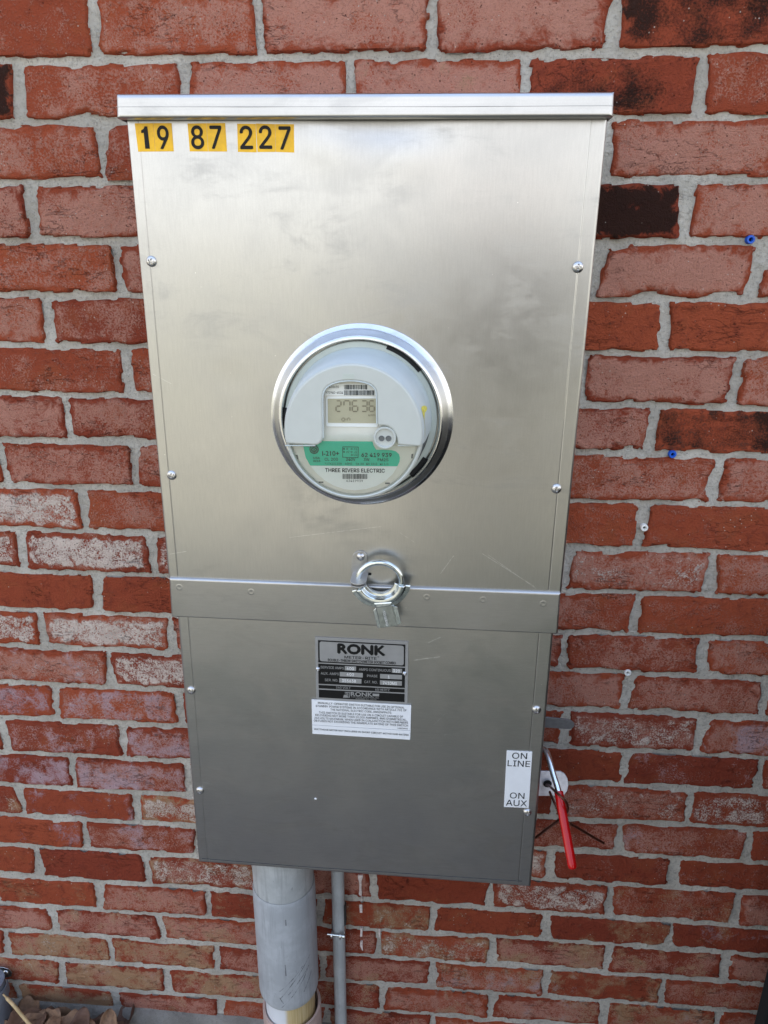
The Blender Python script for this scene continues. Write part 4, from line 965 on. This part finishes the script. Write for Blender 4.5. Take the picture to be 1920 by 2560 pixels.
# black mesh-sided unit at the right; only the edge nearest the wall comes into the picture, the rest is added to shade the wall
ud = .10; ux = W((1921, 2428), ud).x + .016; UH = 1.0; UW = .85
unit = thing('shading_unit', (ux+UW/2, -ud-UW/2, 0), 'black speckled mesh-sided unit beside the brick wall, its unseen bulk added for shade', 'outdoor unit')
for (px0, py0) in ((ux, -ud), (ux+UW, -ud), (ux, -ud-UW), (ux+UW, -ud-UW)):
    box('corner_post', (px0-.012, py0-.012, 0), (px0+.012, py0+.012, UH), M['foam'], unit, .003)
box('base_pan', (ux-.014, -ud-UW-.014, .0), (ux+UW+.014, -ud+.014, .06), M['foam'], unit, .004)
box('top_cap', (ux-.016, -ud-UW-.016, UH-.002), (ux+UW+.016, -ud+.016, UH+.035), M['foam'], unit, .008)
box('coil', (ux+.03, -ud-UW+.03, .062), (ux+UW-.03, -ud-.03, UH-.004), M['mesh'], unit)
for i in range(24):
    z_ = .09 + i*.038
    for nm, a, b in (('louvre', (ux-.006, -ud-UW+.012, z_), (ux+.004, -ud-.012, z_+.016)), ('louvre', (ux+.012, -ud-UW-.004, z_), (ux+UW-.012, -ud-UW+.006, z_+.016))): box(nm, a, b, M['foam'], unit)

# ------------------------------------------------------------------ small fixings in the wall
def plug(p, mat, label, r=.0052):
    c = W(p, .002); o = lathe('wall_plug', [(r*.42, -.012), (r*.42, .0006), (r*.55, .0016), (r*.86, .0016), (r, .0004), (r*.98, -.006)], c, mat, None, 20)
    lathe('plug_bore', [(0, -.006), (r*.43, -.006)], c, M['blackgap'], o, 14)
    tag(o, label, 'wall plug'); return o
def plug_thing(p, matname, label, group):
    c = W(p, .002); th = thing('wall_plug', c, label, 'wall plug', group); r = .0052
    lathe('plug_rim', [(r*.42, -.010), (r*.42, .0006), (r*.55, .0016), (r*.86, .0016), (r, .0004), (r*.98, -.006)], c, M[matname], th, 20)
    lathe('plug_bore', [(0, -.004), (r*.43, -.004)], c, M['blackgap'], th, 14)  # black disc gives the dark down the bore
plug_thing((1876.5, 599), 'blueplug', 'small blue plastic wall plug in mortar near the burnt black brick', 'plugs left in the wall')
plug_thing((1681.5, 1136), 'blueplug', 'small blue plastic wall plug in mortar under the brown stained brick', 'plugs left in the wall')
plug_thing((1611, 1319.5), 'whiteplug', 'small white plastic wall plug in an upright mortar joint', 'plugs left in the wall')
plug_thing((1569.5, 1682), 'whiteplug', 'small white plastic wall plug at a mortar crossing by the stop tab', 'plugs left in the wall')
# white paint runs below the cabinet
def drip(pts):
    pts = [(x, y, w_*.8) for x, y, w_ in pts]
    L = []; Rr = []; rg = random.Random(3)
    for (x, y, w_) in pts:
        L.append(W(Cz(x-w_*rg.uniform(.8, 1.2), y), .0022)); Rr.append(W(Cz(x+w_*rg.uniform(.8, 1.2), y), .0022))
    L, Rr = smooth_path(L, 3), smooth_path(Rr, 3)
    prism('paint_run', L + Rr[::-1], (0, .004, 0), M['drip'], house)
drip([(1385,225,38),(1385,250,34),(1386,290,20),(1385,340,16),(1386,400,18),(1388,440,20),(1390,458,10)])
drip([(1398,478,7),(1398,500,14),(1396,525,8)]); drip([(1390,562,22),(1393,620,20),(1398,690,17),(1400,740,16),(1402,785,17)])
drip([(1398,832,16),(1398,880,14),(1396,930,18)]); drip([(1400,985,16),(1396,1020,18),(1404,1060,12),(1412,1090,6)]); drip([(1604,810,6),(1606,860,13),(1606,910,10),(1607,940,6)])

# ------------------------------------------------------------------ dead leaves and straw at the wall foot
def leaf(c, ln, wd_, yaw, pitch, roll, curl, label):
    n = 14; V = []; F = []; rg = random.Random(int(c[0]*9999))
    lob = [1+.10*math.sin(i*1.1+rg.random()*.5) for i in range(n+1)]
    for i in range(n+1):
        t_ = i/n; w_ = wd_*math.sin(math.pi*min(.985, t_**.85*.95+.03))**.6*lob[i]
        for j in range(-3, 4):
            s_ = j/3; x = t_*ln-ln/2; y = s_*w_
            z = curl*(s_*s_)*w_*1.3 + curl*.8*ln*(t_-.5)**2 + .0035*math.sin(t_*9+j*.8+c[0]*50) + rg.uniform(-.0012, .0012)
            V.append(Vector((x, y, z)))
    for i in range(n):
        for j in range(6): q = i*7+j; F.append((q, q+1, q+8, q+7))
    Rm = Matrix.Rotation(yaw, 3, 'Z') @ Matrix.Rotation(pitch, 3, 'Y') @ Matrix.Rotation(roll, 3, 'X')
    V = [Rm @ v for v in V]; zmin = min(v.z for v in V)
    V = [v + Vector((c[0], c[1], c[2]-zmin)) for v in V]
    o = obj('dead_leaf', V, F, M['leaf'], None, 80, origin=c)
    so = o.modifiers.new('thick', 'SOLIDIFY'); so.thickness = .0006
    return tag(o, label, 'leaf', 'dead leaves at the wall foot')
def gl(x, y, d, z=.004):
    p = W(Lz(x, y), d); return (p.x, p.y, z)
LF = 'curled brown dead leaf on the ground at the wall foot'
def on_ground(px_, z=.01):
    d = AX_R*((px_[0]-960)/FPX) + AX_D*((px_[1]-1280)/FPX) + AX_F
    t_ = (z-CAM[2])/d[2]; p = CAM + d*t_; return p
rl = random.Random(11)
# (x, y in the photo's corner, distance from wall, height, length, width, yaw, pitch, roll, curl)
spots = [(720, 815, .036, .105, .027, .05, .1, .5, 1.1, 'long curled grey-brown dead leaf lying against the concrete foot'),
         (890, 905, .075, .075, .020, 1.45, -.7, .3, .5, 'pointed tan dead leaf standing on end in the leaf pile'),
         (1215, 900, .060, .070, .020, 1.75, -.7, .3, .5, 'pointed pale brown dead leaf standing apart by the concrete foot'),
         (400, 860, .060, .085, .030, .7, -.2, .5, .7, 'broad yellowish-brown dead leaf beside the straw blade'),
         (560, 900, .075, .090, .032, 2.4, .2, -.3, .8, 'dark crumpled dead leaf in the middle of the leaf pile'),
         (760, 930, .090, .095, .034, .2, .1, -.2, .6, 'orange-brown dead leaf lying flat in front of the pile'),
         (220, 880, .080, .085, .030, 1.2, .2, .2, .8, 'dark brown dead leaf tucked beside the strapped conduit'),
         (1020, 915, .060, .080, .028, 2.9, .1, .4, .7, 'small dark curled dead leaf behind the standing leaf tips'),
         (1290, 935, .050, .060, .020, 2.6, .3, .2, .8, 'small reddish curled dead leaf at the end of the pile')]
for (x, y, dd, ln, wd_, yw, pt, ro, cu, lb) in spots:
    p = W(Lz(x, y), dd); leaf((p.x, p.y, max(.002, p.z-.042)), ln, wd_, yw, pt, ro, cu, lb)
for i in range(26):
    x = rl.uniform(-.84, -.56); y = rl.uniform(-.15, -.035)
    leaf((x, y, rl.uniform(0, .006)), rl.uniform(.06, .1), rl.uniform(.02, .034), rl.uniform(0, 6.2), rl.uniform(-.12, .12), rl.uniform(-.5, .5), rl.uniform(.2, .9), LF)
for i in range(12):
    x = rl.uniform(-1.1, .9); y = -.05 - abs(rl.gauss(0, .22))
    if -.34 < x < -.02 and y > -.2: continue
    leaf((x, y, .004), rl.uniform(.06, .11), rl.uniform(.018, .035), rl.uniform(0, 6.2), rl.uniform(-.35, .35), rl.uniform(-.5, .5), rl.uniform(.2, .9), LF)
sp = [W(Lz(40, 582), .085), W(Lz(95, 640), .095), W(Lz(170, 720), .105), W(Lz(260, 830), .110), W(Lz(340, 925), .115), W(Lz(420, 1020), .12)]
V, F = tube_vf(smooth_path(sp, 5), [.0016]*4 + [.003]*18 + [.002]*4, 8)
so_ = fixn(obj('dry_grass_blade', V, F, M['straw'], None, 60)); tag(so_, 'single bent straw-coloured grass blade leaning by the strapped conduit', 'grass blade')
print('visible bricks', nb)

# ------------------------------------------------------------------ the photographer, standing in front of the wall (seen only as a dark reflection)
def photographer(px_=.17, py=-1.42):
    nodes = {}; edges = []
    def nd(n, x, y, z, rx, ry=None, par=None):
        nodes[n] = (Vector((x, y, z)), rx, ry or rx)
        if par: edges.append((par, n))
    nd('pel', px_, py, .95, .155, .115); nd('spi', px_, py+.01, 1.12, .150, .105, 'pel'); nd('che', px_, py+.01, 1.31, .175, .115, 'spi'); nd('nec', px_, py+.02, 1.46, .062, .062, 'che')
    nd('hd0', px_, py+.045, 1.55, .078, .085, 'nec'); nd('hd1', px_, py+.05, 1.63, .082, .095, 'hd0'); nd('hd2', px_, py+.04, 1.69, .055, .062, 'hd1')
    for s_, q in ((-1, 'l'), (1, 'r')):
        nd(q+'hip', px_+s_*.095, py, .88, .092, .095, 'pel'); nd(q+'kne', px_+s_*.11, py+.02, .49, .062, .065, q+'hip'); nd(q+'ank', px_+s_*.12, py-.02, .10, .042, .045, q+'kne')
        nd(q+'toe', px_+s_*.14, py+.15, .035, .038, .030, q+'ank')
        nd(q+'sho', px_+s_*.185, py+.01, 1.385, .062, .062, 'che'); nd(q+'elb', px_+s_*.25, py+.16, 1.13, .047, .047, q+'sho')
        wx = .028 + s_*.062
        nd(q+'wri', wx+s_*.03, -1.085, 1.255, .030, .026, q+'elb'); nd(q+'pal', wx+s_*.008, -1.025, 1.300, .036, .018, q+'wri')
        for f in range(4):
            z_ = 1.345-f*.021
            nd(q+'f%da' % f, wx-s_*.004, -1.000, z_, .0095, None, q+'pal'); nd(q+'f%db' % f, wx-s_*.016, -.9815, z_-.002, .0085, None, q+'f%da' % f); nd(q+'f%dc' % f, wx-s_*.032, -.9800, z_-.004, .0078, None, q+'f%db' % f)
        nd(q+'th1', wx-s_*.010, -1.018, 1.325, .011, None, q+'pal'); nd(q+'th2', wx-s_*.034, -1.012, 1.345, .0095, None, q+'th1')
    names = list(nodes); idx = {n: i for i, n in enumerate(names)}
    me = bpy.data.meshes.new('sk'); me.from_pydata([nodes[n][0] for n in names], [(idx[a], idx[b]) for a, b in edges], [])
    ob = bpy.data.objects.new('sk', me); COL.objects.link(ob)
    ob.modifiers.new('s', 'SKIN'); sv = me.skin_vertices[0].data
    for n in names: sv[idx[n]].radius = nodes[n][1:]
    sv[idx['pel']].use_root = True
    sub_ = ob.modifiers.new('u', 'SUBSURF'); sub_.levels = 2
    dg = bpy.context.evaluated_depsgraph_get(); m2 = bpy.data.meshes.new_from_object(ob.evaluated_get(dg)); bpy.data.objects.remove(ob)
    V = [v.co.copy() for v in m2.vertices]; F = [tuple(p.vertices) for p in m2.polygons]; bpy.data.meshes.remove(m2)
    root = thing('person', (px_, py, 0), 'person in a dark jacket and jeans facing the cabinet holding up a phone', 'person')
    b = obj('body', V, F, None, root, 80)
    for mname in ('jacket', 'jeans', 'skin', 'shoe', 'hair'): b.data.materials.append(M[mname])
    for p in b.data.polygons:
        c = p.center + ORI[b.name]
        p.material_index = 3 if c.z < .09 else 1 if c.z < .93 else 0 if (c.z < 1.47 and c.y < -1.07) else (4 if (c.z > 1.60 and c.y < py+.09) or c.z > 1.68 else 2)
    for s_ in (-1, 1):
        lathe('eye', [(0, .006), (.005, .005), (.008, 0)], (px_+s_*.032, py+.128, 1.625), M['whiteplug'], root, 12, axis=(0, 1, 0))
        lathe('ear', [(0, .008), (.014, .006), (.02, 0)], (px_+s_*.078, py+.03, 1.60), M['skin'], root, 12, axis=(s_, 0, 0))
    lathe('nose', [(0, .03), (.008, .022), (.016, 0)], (px_, py+.125, 1.592), M['skin'], root, 12, axis=(0, 1, -.3))
    ph = box('phone', (-.010, -.997, 1.255), (.066, -.989, 1.408), M['blackgap'], None, .003)
    tag(ph, 'dark phone held up by the person facing the cabinet', 'phone')
    # lens block beside the viewpoint
M['jacket'] = plain('dark_jacket', (.035, .04, .055), .8); M['jeans'] = plain('blue_jeans', (.03, .045, .085), .85); M['skin'] = plain('skin', (.42, .24, .17), .5); M['shoe'] = plain('shoe', (.05, .045, .04), .6); M['hair'] = plain('hair', (.04, .025, .015), .6)
photographer()
